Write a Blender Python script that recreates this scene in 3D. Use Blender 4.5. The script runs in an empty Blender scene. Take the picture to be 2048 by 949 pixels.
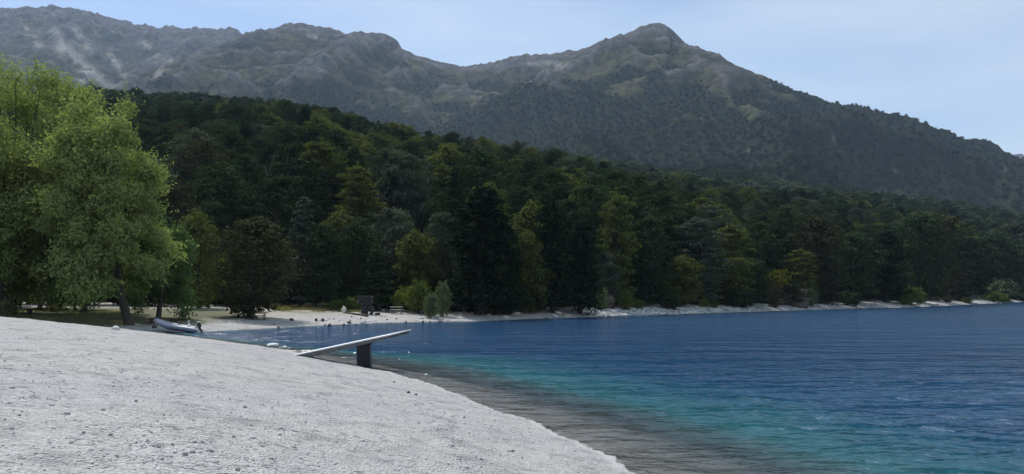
import bpy, math, random
import numpy as np

# ------------------------------------------------------------------ camera, world, sun, exposure
sc = bpy.context.scene
COL = sc.collection
F_PX, CX, CY = 1600.0, 1024.0, 474.5          # focal length and centre in photograph pixels
CAM_Z = 3.4
PITCH = math.atan((590 - CY) / F_PX)
cam_data = bpy.data.cameras.new('camera')
cam_data.sensor_fit = 'HORIZONTAL'
cam_data.sensor_width = 36.0
cam_data.lens = F_PX / 2048 * 36.0
cam_data.clip_start = 0.1
cam_data.clip_end = 40000
cam = bpy.data.objects.new('camera', cam_data)
COL.objects.link(cam)
cam.location = (0, 0, CAM_Z)
cam.rotation_euler = (math.radians(90) + PITCH, 0, 0)
sc.camera = cam

SUN_EL, SUN_AZ = math.radians(57), math.radians(-32)   # azimuth from the view direction, negative = left
SUN_DIR = (math.sin(SUN_AZ) * math.cos(SUN_EL), math.cos(SUN_AZ) * math.cos(SUN_EL), math.sin(SUN_EL))
sun_data = bpy.data.lights.new('sun', 'SUN')
sun_data.energy = 4.6
sun_data.angle = math.radians(0.53)
sun_data.color = (1.0, 0.965, 0.91)
sun = bpy.data.objects.new('sun', sun_data)
COL.objects.link(sun)
from mathutils import Vector, Matrix
sun.rotation_euler = Vector(SUN_DIR).to_track_quat('Z', 'Y').to_euler()

world = bpy.data.worlds.new('World')
sc.world = world
world.use_nodes = True
wn = world.node_tree.nodes
wl = world.node_tree.links
wn.clear()
w_out = wn.new('ShaderNodeOutputWorld')
w_bg = wn.new('ShaderNodeBackground')
w_bg.inputs['Strength'].default_value = 0.145
w_sky = wn.new('ShaderNodeTexSky')
w_sky.sky_type = 'NISHITA'
w_sky.sun_disc = False
w_sky.sun_elevation = SUN_EL
w_sky.sun_rotation = SUN_AZ
w_sky.altitude = 800
w_sky.air_density = 1.0
w_sky.dust_density = 1.0
w_sky.ozone_density = 1.0
w_co = wn.new('ShaderNodeTexCoord')
w_map = wn.new('ShaderNodeMapping')
w_map.inputs['Scale'].default_value = (1.2, 1.2, 5.0)
w_map.inputs['Location'].default_value = (0.55, 0.2, 0.3)
w_noise = wn.new('ShaderNodeTexNoise')
w_noise.inputs['Scale'].default_value = 1.3
w_noise.inputs['Detail'].default_value = 7
w_noise.inputs['Roughness'].default_value = 0.5
w_ramp = wn.new('ShaderNodeValToRGB')
w_ramp.color_ramp.elements[0].position = 0.34
w_ramp.color_ramp.elements[1].position = 0.70
w_ramp.color_ramp.elements[0].color = (0, 0, 0, 1)
w_ramp.color_ramp.elements[1].color = (0.8, 0.8, 0.8, 1)
w_mix = wn.new('ShaderNodeMixRGB')
w_mix.inputs['Color2'].default_value = (5.3, 6.2, 6.9, 1)
wl.new(w_co.outputs['Generated'], w_map.inputs['Vector'])
wl.new(w_map.outputs['Vector'], w_noise.inputs['Vector'])
w_sep = wn.new('ShaderNodeSeparateXYZ')
w_add = wn.new('ShaderNodeMath')
w_add.operation = 'MULTIPLY_ADD'
w_add.inputs[1].default_value = 0.45
wl.new(w_co.outputs['Generated'], w_sep.inputs[0])
wl.new(w_sep.outputs['X'], w_add.inputs[0])
wl.new(w_noise.outputs['Fac'], w_add.inputs[2])
wl.new(w_add.outputs[0], w_ramp.inputs['Fac'])
wl.new(w_ramp.outputs['Color'], w_mix.inputs['Fac'])
wl.new(w_sky.outputs['Color'], w_mix.inputs['Color1'])
wl.new(w_mix.outputs['Color'], w_bg.inputs['Color'])
wl.new(w_bg.outputs['Background'], w_out.inputs['Surface'])

sc.view_settings.view_transform = 'Standard'
sc.view_settings.look = 'None'
sc.view_settings.exposure = 0.0
sc.view_settings.gamma = 1.0
sc.view_settings.use_curve_mapping = False
sc.render.engine = 'CYCLES'
sc.cycles.use_denoising = True
sc.cycles.max_bounces = 5
sc.cycles.diffuse_bounces = 2
sc.cycles.glossy_bounces = 2
sc.cycles.transmission_bounces = 3
sc.cycles.volume_bounces = 0
sc.cycles.transparent_max_bounces = 6
sc.cycles.caustics_reflective = False
sc.cycles.caustics_refractive = False

random.seed(7)
rng = np.random.default_rng(7)

# ------------------------------------------------------------------ helpers
CP, SP = math.cos(PITCH), math.sin(PITCH)


def at(px, py, Y):
    """World point whose depth is Y for a viewing direction measured in the photograph."""
    u, v = (px - CX) / F_PX, (CY - py) / F_PX
    d = (u, CP - v * SP, SP + v * CP)
    t = Y / d[1]
    return (d[0] * t, Y, CAM_Z + d[2] * t)


def at_ground(px, py, z=0.0):
    u, v = (px - CX) / F_PX, (CY - py) / F_PX
    d = (u, CP - v * SP, SP + v * CP)
    t = (z - CAM_Z) / d[2]
    return (d[0] * t, d[1] * t)


def xat(px, Y):
    return at(px, 590, Y)[0]


def hash2(ix, iy, seed):
    with np.errstate(over='ignore'):
        n = (ix.astype(np.int64) * 374761393 + iy.astype(np.int64) * 668265263 + seed * 974711) & 0xffffffff
        n = ((n ^ (n >> 13)) * 1274126177) & 0xffffffff
        n = (n ^ (n >> 16)) & 0xffffffff
    return n / 4294967295.0


def vnoise(x, y, seed=0):
    xi, yi = np.floor(x), np.floor(y)
    fx, fy = x - xi, y - yi
    fx = fx * fx * fx * (fx * (fx * 6 - 15) + 10)
    fy = fy * fy * fy * (fy * (fy * 6 - 15) + 10)
    a, b = hash2(xi, yi, seed), hash2(xi + 1, yi, seed)
    c, d = hash2(xi, yi + 1, seed), hash2(xi + 1, yi + 1, seed)
    return (a * (1 - fx) + b * fx) * (1 - fy) + (c * (1 - fx) + d * fx) * fy


def fbm(x, y, octaves=4, seed=0, gain=0.5):
    s, a, t = 0, 1.0, 0
    for o in range(octaves):
        s = s + a * (vnoise(x * 2 ** o + 17.3 * o, y * 2 ** o - 9.1 * o, seed + o) * 2 - 1)
        t += a
        a *= gain
    return s / t


def ridged(x, y, octaves=4, seed=0, gain=0.5):
    s, a, t = 0, 1.0, 0
    for o in range(octaves):
        n = 1 - np.abs(vnoise(x * 2 ** o + 7.7 * o, y * 2 ** o + 3.1 * o, seed + o) * 2 - 1)
        s = s + a * n * n
        t += a
        a *= gain
    return s / t


def sstep(a, b, x):
    t = np.clip((x - a) / (b - a), 0, 1)
    return t * t * (3 - 2 * t)


def seg_dist(x, y, pts, closed=False):
    """Distance to a polyline and the third coordinate interpolated at the nearest point."""
    best = np.full(x.shape, 1e18)
    val = np.zeros(x.shape)
    n = len(pts)
    for i in range(n if closed else n - 1):
        a, b = pts[i], pts[(i + 1) % n]
        dx, dy = b[0] - a[0], b[1] - a[1]
        L = dx * dx + dy * dy + 1e-12
        t = np.clip(((x - a[0]) * dx + (y - a[1]) * dy) / L, 0, 1)
        d = (x - a[0] - t * dx) ** 2 + (y - a[1] - t * dy) ** 2
        m = d < best
        best = np.where(m, d, best)
        if len(a) > 2:
            val = np.where(m, a[2] + t * (b[2] - a[2]), val)
    return np.sqrt(best), val


def inside(x, y, pts):
    r = np.zeros(x.shape, bool)
    n = len(pts)
    for i in range(n):
        x1, y1 = pts[i][0], pts[i][1]
        x2, y2 = pts[(i + 1) % n][0], pts[(i + 1) % n][1]
        if y1 == y2:
            continue
        c = ((y1 > y) != (y2 > y)) & (x < (x2 - x1) * (y - y1) / (y2 - y1) + x1)
        r ^= c
    return r


def spline(pts, n):
    """Catmull-Rom through 2-D points."""
    p = np.array(pts, float)
    p = np.vstack([2 * p[0] - p[1], p, 2 * p[-1] - p[-2]])
    out = []
    for i in range(1, len(p) - 2):
        for k in range(n):
            t = k / n
            out.append(0.5 * ((2 * p[i]) + (-p[i - 1] + p[i + 1]) * t + (2 * p[i - 1] - 5 * p[i] + 4 * p[i + 1] - p[i + 2]) * t * t
                              + (-p[i - 1] + 3 * p[i] - 3 * p[i + 1] + p[i + 2]) * t ** 3))
    out.append(p[-2])
    return [tuple(q) for q in out]


# ------------------------------------------------------------------ the lake outline
near_px = [(1278, 949), (1100, 860), (1000, 822), (900, 785), (820, 756), (745, 738), (690, 727), (640, 716), (590, 704), (500, 690), (400, 677), (350, 670)]
near_shore = [(40, -60), (15, -18), (7.5, 3), (4.6, 9)] + [at_ground(*q) for q in near_px]
head = [(-31.6, 71.2), (-31.0, 73.2), (-29.4, 73.6)]
far_px = [(405, 664), (450, 661.5), (530, 657.5), (590, 654), (650, 651), (700, 648.5), (760, 646.5), (820, 645), (880, 643.5), (950, 643), (1010, 640.5), (1060, 638), (1120, 636.5), (1180, 634.5),
          (1240, 632.5), (1290, 631), (1350, 629.5), (1420, 627), (1500, 624.5), (1560, 622), (1620, 620.5), (1680, 618.5), (1740, 616.5), (1820, 615), (1900, 611.5), (1960, 608.5), (2048, 604.5)]
far_shore = [at_ground(*q) for q in far_px]
LAKE = spline(near_shore, 5) + head + spline(far_shore, 3) + [(435, 560), (900, 760), (3200, 1100), (3200, -60)]
CREST = [(-30.2, 70.5), (-30.2, 66), (-31.4, 62.5), (-35.0, 60), (-39, 57.5), (-60, 50), (-120, 40)]
NEAR_LAND = [q for q in spline(near_shore, 5)] + CREST + [(-400, 40), (-400, -400), (40, -400)]

# forested hill behind the far bank: column, start depth, crest depth, ground row at the crest
HILL = [(-700, 160, 650, 250), (-300, 150, 650, 236), (180, 140, 620, 226), (300, 138, 600, 236), (480, 132, 560, 254), (600, 130, 540, 264), (700, 126, 520, 292), (850, 122, 520, 340),
        (1000, 120, 560, 366), (1200, 139, 650, 384), (1400, 165, 800, 395), (1700, 220, 1000, 408), (1900, 285, 1100, 425), (2048, 420, 1200, 432), (2500, 700, 1400, 450)]
hill_px = np.array([h[0] for h in HILL], float)
hill_y0 = np.array([h[1] for h in HILL], float)
hill_y1 = np.array([h[2] for h in HILL], float)
hill_h = np.array([at(h[0], h[3], h[2])[2] for h in HILL])


def sp(*pts):
    return [at(*q) for q in pts]


SKY_SPINES = [
    sp(*[(a, b, 3900) for a, b in [(-700, 80), (-400, 60), (-200, 35), (-60, 24), (0, 18), (60, 15), (110, 13), (150, 18), (200, 28), (240, 42), (270, 49), (298, 50), (318, 57), (345, 53), (372, 60), (400, 59), (420, 55), (440, 63), (458, 57), (480, 68), (540, 95), (620, 130)]]),
    sp((420, 112, 3050), (455, 92, 3050), (490, 76, 3030), (530, 63, 3000), (570, 50, 2980), (600, 46, 2960), (650, 57, 2940), (700, 67, 2920), (720, 63, 2900), (780, 73, 2880), (794, 82, 2870), (803, 101, 2860),
       (830, 110, 2850), (870, 122, 2850), (925, 137, 2860)),
    sp((925, 137, 2860), (960, 131, 2820), (1000, 121, 2750), (1050, 112, 2700), (1110, 108, 2650), (1180, 96, 2600), (1200, 84, 2590), (1260, 68, 2550), (1288, 52, 2520), (1315, 47, 2500), (1340, 58, 2500), (1375, 90, 2480),
       (1420, 105, 2440), (1480, 138, 2350), (1540, 165, 2250), (1590, 188, 2150), (1660, 206, 2050), (1740, 219, 1960), (1800, 233, 1900), (1860, 253, 1850), (1920, 276, 1800), (1980, 301, 1750), (2048, 331, 1700), (2200, 390, 1620), (2500, 470, 1500)),
]
SPURS = [
    sp((575, 55, 2950), (520, 84, 2720), (450, 110, 2520), (400, 132, 2350), (330, 160, 2150), (250, 188, 1950)),
    sp((610, 58, 2900), (570, 120, 2550), (490, 165, 2250), (430, 190, 2050)),
    sp((795, 92, 2850), (755, 140, 2550), (700, 182, 2250), (630, 212, 1950)),
    sp((803, 112, 2820), (850, 170, 2450), (895, 222, 2150), (940, 262, 1850)),
    sp((1315, 60, 2450), (1300, 130, 2200), (1285, 185, 1980), (1240, 240, 1720), (1150, 300, 1400)),
    sp((1335, 95, 2420), (1385, 168, 2150), (1450, 235, 1880), (1500, 290, 1600)),
    sp((1180, 97, 2600), (1130, 160, 2350), (1060, 212, 2100), (1010, 262, 1850)),
    sp((1590, 190, 2150), (1550, 250, 1820), (1500, 320, 1450)),
    sp((1740, 221, 1950), (1770, 290, 1600), (1770, 350, 1300)),
    sp((60, 22, 3900), (110, 85, 3550), (180, 150, 3200)),
    sp((300, 54, 3880), (330, 100, 3550), (270, 165, 3050)),
    sp((456, 64, 3850), (400, 112, 3400), (310, 150, 3000)),
]


def seg_cone(x, y, pts, k):
    """Highest of the slopes that fall away at gradient k from every stretch of a ridge line."""
    best = np.full(x.shape, -1e9)
    for a, b in zip(pts[:-1], pts[1:]):
        dx, dy = b[0] - a[0], b[1] - a[1]
        L = dx * dx + dy * dy + 1e-12
        g = (b[2] - a[2]) / math.sqrt(L)
        g = max(-0.95 * k, min(0.95 * k, g))
        qx, qy = x - a[0], y - a[1]
        t0 = (qx * dx + qy * dy) / L
        per = np.sqrt(np.maximum(qx * qx + qy * qy - t0 * t0 * L, 0))
        t = np.clip(t0 + g * per / math.sqrt(k * k - g * g) / math.sqrt(L), 0, 1)
        d = np.sqrt((qx - t * dx) ** 2 + (qy - t * dy) ** 2)
        best = np.maximum(best, a[2] + t * (b[2] - a[2]) - k * d)
    return best


def smax(a, b, k):
    h = np.clip(0.5 + 0.5 * (a - b) / k, 0, 1)
    return b * (1 - h) + a * h + k * h * (1 - h)


def lake_sd(x, y):
    """Signed distance to the water's edge: positive on land."""
    d, _ = seg_dist(x, y, LAKE, True)
    return np.where(inside(x, y, LAKE), -d, d)


def terrain(x, y, detail=True):
    x = np.asarray(x, float)
    y = np.asarray(y, float)
    s = lake_sd(x, y)
    nearw = sstep(150, 60, np.hypot(x, y))
    s = s + nearw * (fbm(x / 1.7, y / 1.7, 2, 871) * 0.22 + fbm(x / 0.45, y / 0.45, 2, 872) * 0.07) * sstep(4, 1, np.abs(s))
    sl = np.maximum(s, 0)
    nd, _ = seg_dist(x, y, NEAR_LAND, True)
    nin = inside(x, y, NEAR_LAND)
    b = np.where(nin, 0, sstep(0, 9, nd))
    k = 0.145 + 0.07 * sstep(35, 8, y)
    hn = sl * k
    cap = 1.55
    hn = np.where(hn > cap, cap + 0.75 * (1 - np.exp(-(hn - cap) / 0.75)), hn)
    pxx = CX + F_PX * x / np.maximum(y, 5)
    rb = sstep(860, 1120, pxx) * (y > 60)
    hf = (1.2 + 0.75 * rb) * (1 - np.exp(-sl / (13 - 6.5 * rb))) + 0.014 * np.minimum(sl, 150)
    h = hn * (1 - b) + hf * b
    px = CX + F_PX * x / np.maximum(y, 5)
    y0 = np.interp(px, hill_px, hill_y0)
    y1 = np.interp(px, hill_px, hill_y1)
    hh = np.interp(px, hill_px, hill_h)
    t = (y - y0) / (y1 - y0)
    tc = np.clip(t, 0, 1)
    G = np.where(t > 0, hh * (0.12 * tc ** 0.6 + 0.88 * tc), 0)
    G = G + np.where(t > 1, 0.19 * (y - y1), 0)
    und = fbm(x / 90, y / 90, 3, 5) * 9 * sstep(0, 0.3, t) * sstep(-0.1, 0.2, t)
    m = G + und
    dmin = np.full(x.shape, 1e9)
    far = y > 700
    xf, yf = x[far], y[far]
    if xf.size:
        mf = m[far]
        wx = fbm(xf / 420, yf / 420, 3, 21) * 70
        wy = fbm(xf / 420, yf / 420, 3, 31) * 70
        dd = np.full(xf.shape, 1e9)
        for pts in SKY_SPINES:
            d, z = seg_dist(xf, yf, pts)
            w = sstep(0, 300, d)
            dd = np.minimum(dd, d)
            wn_ = sstep(60, 260, d)
            cone = seg_cone(xf + wx * w, yf + wy * w, pts, 0.60) - 4
            mf = smax(mf, (z - 0.70 * d) * (1 - wn_) + np.maximum(cone, z - 0.70 * d) * wn_, 5)
        for pts in SPURS:
            mf = smax(mf, seg_cone(xf + wx * 0.6, yf + wy * 0.6, pts, 0.64) - 10, 14)
        amp = sstep(10, 260, dd)
        rel = (ridged((xf + wx) / 360, (yf + wy) / 360, 5, 41, 0.46) - 0.55) + 0.35 * (ridged((xf + wx) / 800, (yf - wy) / 800, 2, 47) - 0.5)
        mf = mf + rel * 145 * amp * sstep(900, 1400, yf)
        fine = fbm(xf / 45, yf / 45, 4, 55, 0.6)
        mf = mf + fine * (10 + 5 * sstep(3300, 3700, yf)) * sstep(800, 1200, yf)
        crag = np.maximum(ridged(xf / 60, yf / 60, 3, 77) - 0.55, 0)
        mf = mf + crag * (8 * sstep(450, 700, mf) + 30 * sstep(3200, 3600, yf))
        m[far] = mf
        dmin[far] = dd
    h = h + np.where(s > 0, m, 0)
    if detail:
        near = sstep(150, 60, np.hypot(x, y))
        h = h + near * sstep(0.2, 2.5, s) * (fbm(x / 1.1, y / 0.8, 3, 81) * 0.075 + fbm(x / 5, y / 5, 2, 91) * 0.05)
        h = h + near * sstep(0, 0.5, s) * fbm(x / 0.35, y / 0.28, 2, 95) * 0.018
    slope = 0.12 + 0.10 * b
    hb = -0.02 - np.minimum(-s * slope, 7)
    h = np.where(s > 0, h + 0.012, hb)
    return h, s, b, t, dmin


def gz(x, y):
    h, *_ = terrain(np.array([x], float), np.array([y], float), True)
    return float(h[0])


# ------------------------------------------------------------------ materials
def mat_new(name):
    m = bpy.data.materials.new(name)
    m.use_nodes = True
    nt = m.node_tree
    nt.nodes.clear()
    out = nt.nodes.new('ShaderNodeOutputMaterial')
    return m, nt, out


def N(nt, t, **kw):
    n = nt.nodes.new(t)
    for k, v in kw.items():
        if k in n.inputs:
            n.inputs[k].default_value = v
        else:
            setattr(n, k, v)
    return n


def noise_node(nt, scale, detail=4, rough=0.55, vec=None, mscale=None):
    co = N(nt, 'ShaderNodeTexCoord')
    src = co.outputs['Object']
    if mscale:
        mp = N(nt, 'ShaderNodeMapping')
        mp.inputs['Scale'].default_value = mscale
        nt.links.new(src, mp.inputs['Vector'])
        src = mp.outputs['Vector']
    n = N(nt, 'ShaderNodeTexNoise')
    n.inputs['Scale'].default_value = scale
    n.inputs['Detail'].default_value = detail
    n.inputs['Roughness'].default_value = rough
    nt.links.new(src, n.inputs['Vector'])
    return n.outputs['Fac']


def ramp(nt, fac, stops):
    r = N(nt, 'ShaderNodeValToRGB')
    e = r.color_ramp.elements
    while len(e) < len(stops):
        e.new(0.5)
    for k, (p, c) in enumerate(stops):
        e[k].position = p
        e[k].color = (*c, 1) if len(c) == 3 else c
    nt.links.new(fac, r.inputs['Fac'])
    return r.outputs['Color']


def mixc(nt, fac, a, b, mode='MIX'):
    m = N(nt, 'ShaderNodeMixRGB', blend_type=mode)
    for key, v in (('Fac', fac), ('Color1', a), ('Color2', b)):
        if hasattr(v, 'links') or isinstance(v, bpy.types.NodeSocket):
            nt.links.new(v, m.inputs[key])
        elif isinstance(v, (int, float)):
            m.inputs[key].default_value = v
        else:
            m.inputs[key].default_value = (*v, 1)
    return m.outputs['Color']


def attr(nt, name):
    a = N(nt, 'ShaderNodeAttribute')
    a.attribute_name = name
    return a.outputs['Fac']


def bump(nt, height, strength, dist, normal=None):
    b = N(nt, 'ShaderNodeBump')
    b.inputs['Strength'].default_value = strength
    b.inputs['Distance'].default_value = dist
    nt.links.new(height, b.inputs['Height'])
    if normal is not None:
        nt.links.new(normal, b.inputs['Normal'])
    return b.outputs['Normal']


def simple_mat(name, c1, c2, scale=4.0, rough=0.8, bmp=0.3, bdist=0.02, metallic=0.0, mscale=None, island=False):
    m, nt, out = mat_new(name)
    n = noise_node(nt, scale, 5, 0.6, mscale=mscale)
    if island:
        g = N(nt, 'ShaderNodeNewGeometry')
        col = ramp(nt, g.outputs['Random Per Island'], [(0.0, c1), (1.0, c2)])
        col = mixc(nt, 0.35, col, ramp(nt, n, [(0.3, (0.5, 0.5, 0.5)), (0.7, (1, 1, 1))]), 'MULTIPLY')
    else:
        col = ramp(nt, n, [(0.32, c1), (0.68, c2)])
    p = N(nt, 'ShaderNodeBsdfPrincipled')
    p.inputs['Roughness'].default_value = rough
    p.inputs['Metallic'].default_value = metallic
    nt.links.new(col, p.inputs['Base Color'])
    nt.links.new(bump(nt, n, bmp, bdist), p.inputs['Normal'])
    nt.links.new(p.outputs['BSDF'], out.inputs['Surface'])
    return m


def leaf_mat(name, c1, c2, trans=0.3, tcol=None, scale=0.6):
    """Foliage: each crown and each clump of leaves differs in tone between c1 and c2."""
    m, nt, out = mat_new(name)
    n = noise_node(nt, scale, 3, 0.6)
    oi = N(nt, 'ShaderNodeObjectInfo')
    g = N(nt, 'ShaderNodeNewGeometry')
    v = N(nt, 'ShaderNodeMath', operation='MULTIPLY_ADD')
    nt.links.new(oi.outputs['Random'], v.inputs[0])
    v.inputs[1].default_value = 0.7
    nt.links.new(n, v.inputs[2])
    v2 = N(nt, 'ShaderNodeMath', operation='MULTIPLY_ADD')
    nt.links.new(g.outputs['Random Per Island'], v2.inputs[0])
    v2.inputs[1].default_value = 0.5
    nt.links.new(v.outputs[0], v2.inputs[2])
    col = ramp(nt, v2.outputs[0], [(0.42, c1), (1.0, c2)])
    d = N(nt, 'ShaderNodeBsdfDiffuse')
    t = N(nt, 'ShaderNodeBsdfTranslucent')
    gl = N(nt, 'ShaderNodeBsdfGlossy')
    gl.inputs['Roughness'].default_value = 0.5
    nt.links.new(col, d.inputs['Color'])
    tc = mixc(nt, 1.0, col, tcol or (1.1, 1.25, 0.5), 'MULTIPLY')
    nt.links.new(tc, t.inputs['Color'])
    mx = N(nt, 'ShaderNodeMixShader')
    mx.inputs['Fac'].default_value = trans
    nt.links.new(d.outputs[0], mx.inputs[1])
    nt.links.new(t.outputs[0], mx.inputs[2])
    mg = N(nt, 'ShaderNodeMixShader')
    mg.inputs['Fac'].default_value = 0.0
    gl.inputs['Color'].default_value = (0.7, 0.8, 0.8, 1)
    nt.links.new(mx.outputs[0], mg.inputs[1])
    nt.links.new(gl.outputs[0], mg.inputs[2])
    nt.links.new(mg.outputs[0], out.inputs['Surface'])
    return m


M = {}
M['dark_leaf'] = leaf_mat('dark_green_foliage', (0.0116, 0.0207, 0.0125), (0.0395, 0.0597, 0.0284), 0.15)
M['black_leaf'] = leaf_mat('deep_green_foliage', (0.0062, 0.0125, 0.0094), (0.0187, 0.0312, 0.0164), 0.08)
M['olive_leaf'] = leaf_mat('olive_green_foliage', (0.0424, 0.0574, 0.0194), (0.1030, 0.1159, 0.0388), 0.25)
M['rust_leaf'] = leaf_mat('brownish_foliage', (0.0247, 0.0248, 0.0173), (0.0575, 0.0587, 0.0321), 0.15)
M['grey_leaf'] = leaf_mat('grey_green_foliage', (0.0344, 0.0465, 0.0344), (0.0861, 0.0996, 0.0711), 0.15)
M['willow_leaf'] = leaf_mat('willow_foliage', (0.0384, 0.0691, 0.0211), (0.2556, 0.2998, 0.1114), 0.42, (1.0, 1.1, 0.6), 0.9)  # wide tone spread paints bright specks and deep shadow among the leaves
M['willow_dark'] = leaf_mat('blue_green_willow_foliage', (0.0385, 0.0825, 0.0308), (0.0990, 0.1540, 0.0605), 0.3, (1.0, 1.1, 0.6), 0.9)
M['shrub_leaf'] = leaf_mat('bright_shrub_foliage', (0.0504, 0.0750, 0.0176), (0.1224, 0.1500, 0.0440), 0.3)
M['pale_leaf'] = leaf_mat('pale_shrub_foliage', (0.065, 0.085, 0.045), (0.15, 0.175, 0.095), 0.2)
M['yellow_leaf'] = leaf_mat('yellow_broom_foliage', (0.16, 0.14, 0.02), (0.32, 0.27, 0.04), 0.25)
M['dry_leaf'] = leaf_mat('dry_grass_blades', (0.12, 0.11, 0.05), (0.26, 0.23, 0.12), 0.3)
M['bark'] = simple_mat('dark_bark', (0.02, 0.016, 0.012), (0.06, 0.048, 0.036), 6, 0.9, 0.6, 0.05, mscale=(1, 1, 0.25))
M['pale_bark'] = simple_mat('bleached_bark', (0.06, 0.057, 0.052), (0.13, 0.12, 0.105), 5, 0.9, 0.5, 0.05, mscale=(1, 1, 0.25))
M['dark_wood'] = simple_mat('weathered_dark_wood', (0.030, 0.020, 0.016), (0.075, 0.050, 0.038), 9, 0.8, 0.4, 0.01, mscale=(0.3, 2, 2))
M['pale_wood'] = simple_mat('sun_bleached_wood', (0.45, 0.44, 0.41), (0.68, 0.66, 0.62), 9, 0.75, 0.3, 0.01, mscale=(0.3, 2, 2))
M['stone'] = simple_mat('grey_stone', (0.13, 0.13, 0.13), (0.34, 0.34, 0.33), 5, 0.9, 0.6, 0.03)
M['dark_stone'] = simple_mat('dark_stone', (0.035, 0.033, 0.034), (0.10, 0.095, 0.095), 5, 0.9, 0.6, 0.03)
M['pale_stone'] = simple_mat('pale_stone', (0.42, 0.42, 0.40), (0.62, 0.61, 0.58), 6, 0.9, 0.5, 0.03)
M['red_stone'] = simple_mat('reddish_stone', (0.16, 0.11, 0.10), (0.36, 0.28, 0.25), 5, 0.9, 0.6, 0.03)
M['concrete'] = simple_mat('weathered_concrete_shade', (0.085, 0.09, 0.088), (0.16, 0.165, 0.155), 3.5, 0.85, 0.35, 0.01)  # slab side: its shade is put into the darker concrete colour
M['slab_top'] = simple_mat('scuffed_concrete_lit', (0.74, 0.75, 0.75), (0.80, 0.80, 0.78), 5, 0.7, 0.2, 0.005)  # slab top: brighter copy of the concrete with sunlight in the colour
M['pillar'] = simple_mat('dark_stained_shade', (0.010, 0.011, 0.014), (0.028, 0.030, 0.036), 4, 0.7, 0.5, 0.02)  # near-black: dark stain, with the shade of the facing side in the colour
M['pebbles'] = simple_mat('beach_pebbles', (0.26, 0.26, 0.265), (0.58, 0.58, 0.58), 30, 0.85, 0.3, 0.005, island=True)
M['boat_tube'] = simple_mat('grey_boat_rubber', (0.26, 0.26, 0.33), (0.36, 0.36, 0.43), 2.5, 0.45, 0.1, 0.005)
M['boat_hull'] = simple_mat('white_boat_hull', (0.62, 0.63, 0.65), (0.78, 0.78, 0.79), 2.5, 0.3, 0.05, 0.005)
M['motor'] = simple_mat('black_motor_plastic', (0.010, 0.010, 0.013), (0.022, 0.022, 0.026), 4, 0.35, 0.05, 0.003)
M['white_plastic'] = simple_mat('white_painted_plastic', (0.72, 0.72, 0.72), (0.85, 0.85, 0.84), 4, 0.5, 0.1, 0.005)
M['cream'] = simple_mat('cream_cloth', (0.62, 0.60, 0.50), (0.82, 0.80, 0.70), 5, 0.8, 0.5, 0.03)
mg_, nt_, out_ = mat_new('clear_windscreen')
p_ = N(nt_, 'ShaderNodeBsdfPrincipled')
p_.inputs['Base Color'].default_value = (0.75, 0.82, 0.80, 1)
p_.inputs['Roughness'].default_value = 0.145
p_.inputs['Alpha'].default_value = 0.45
nt_.links.new(p_.outputs[0], out_.inputs['Surface'])
M['screen'] = mg_


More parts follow.
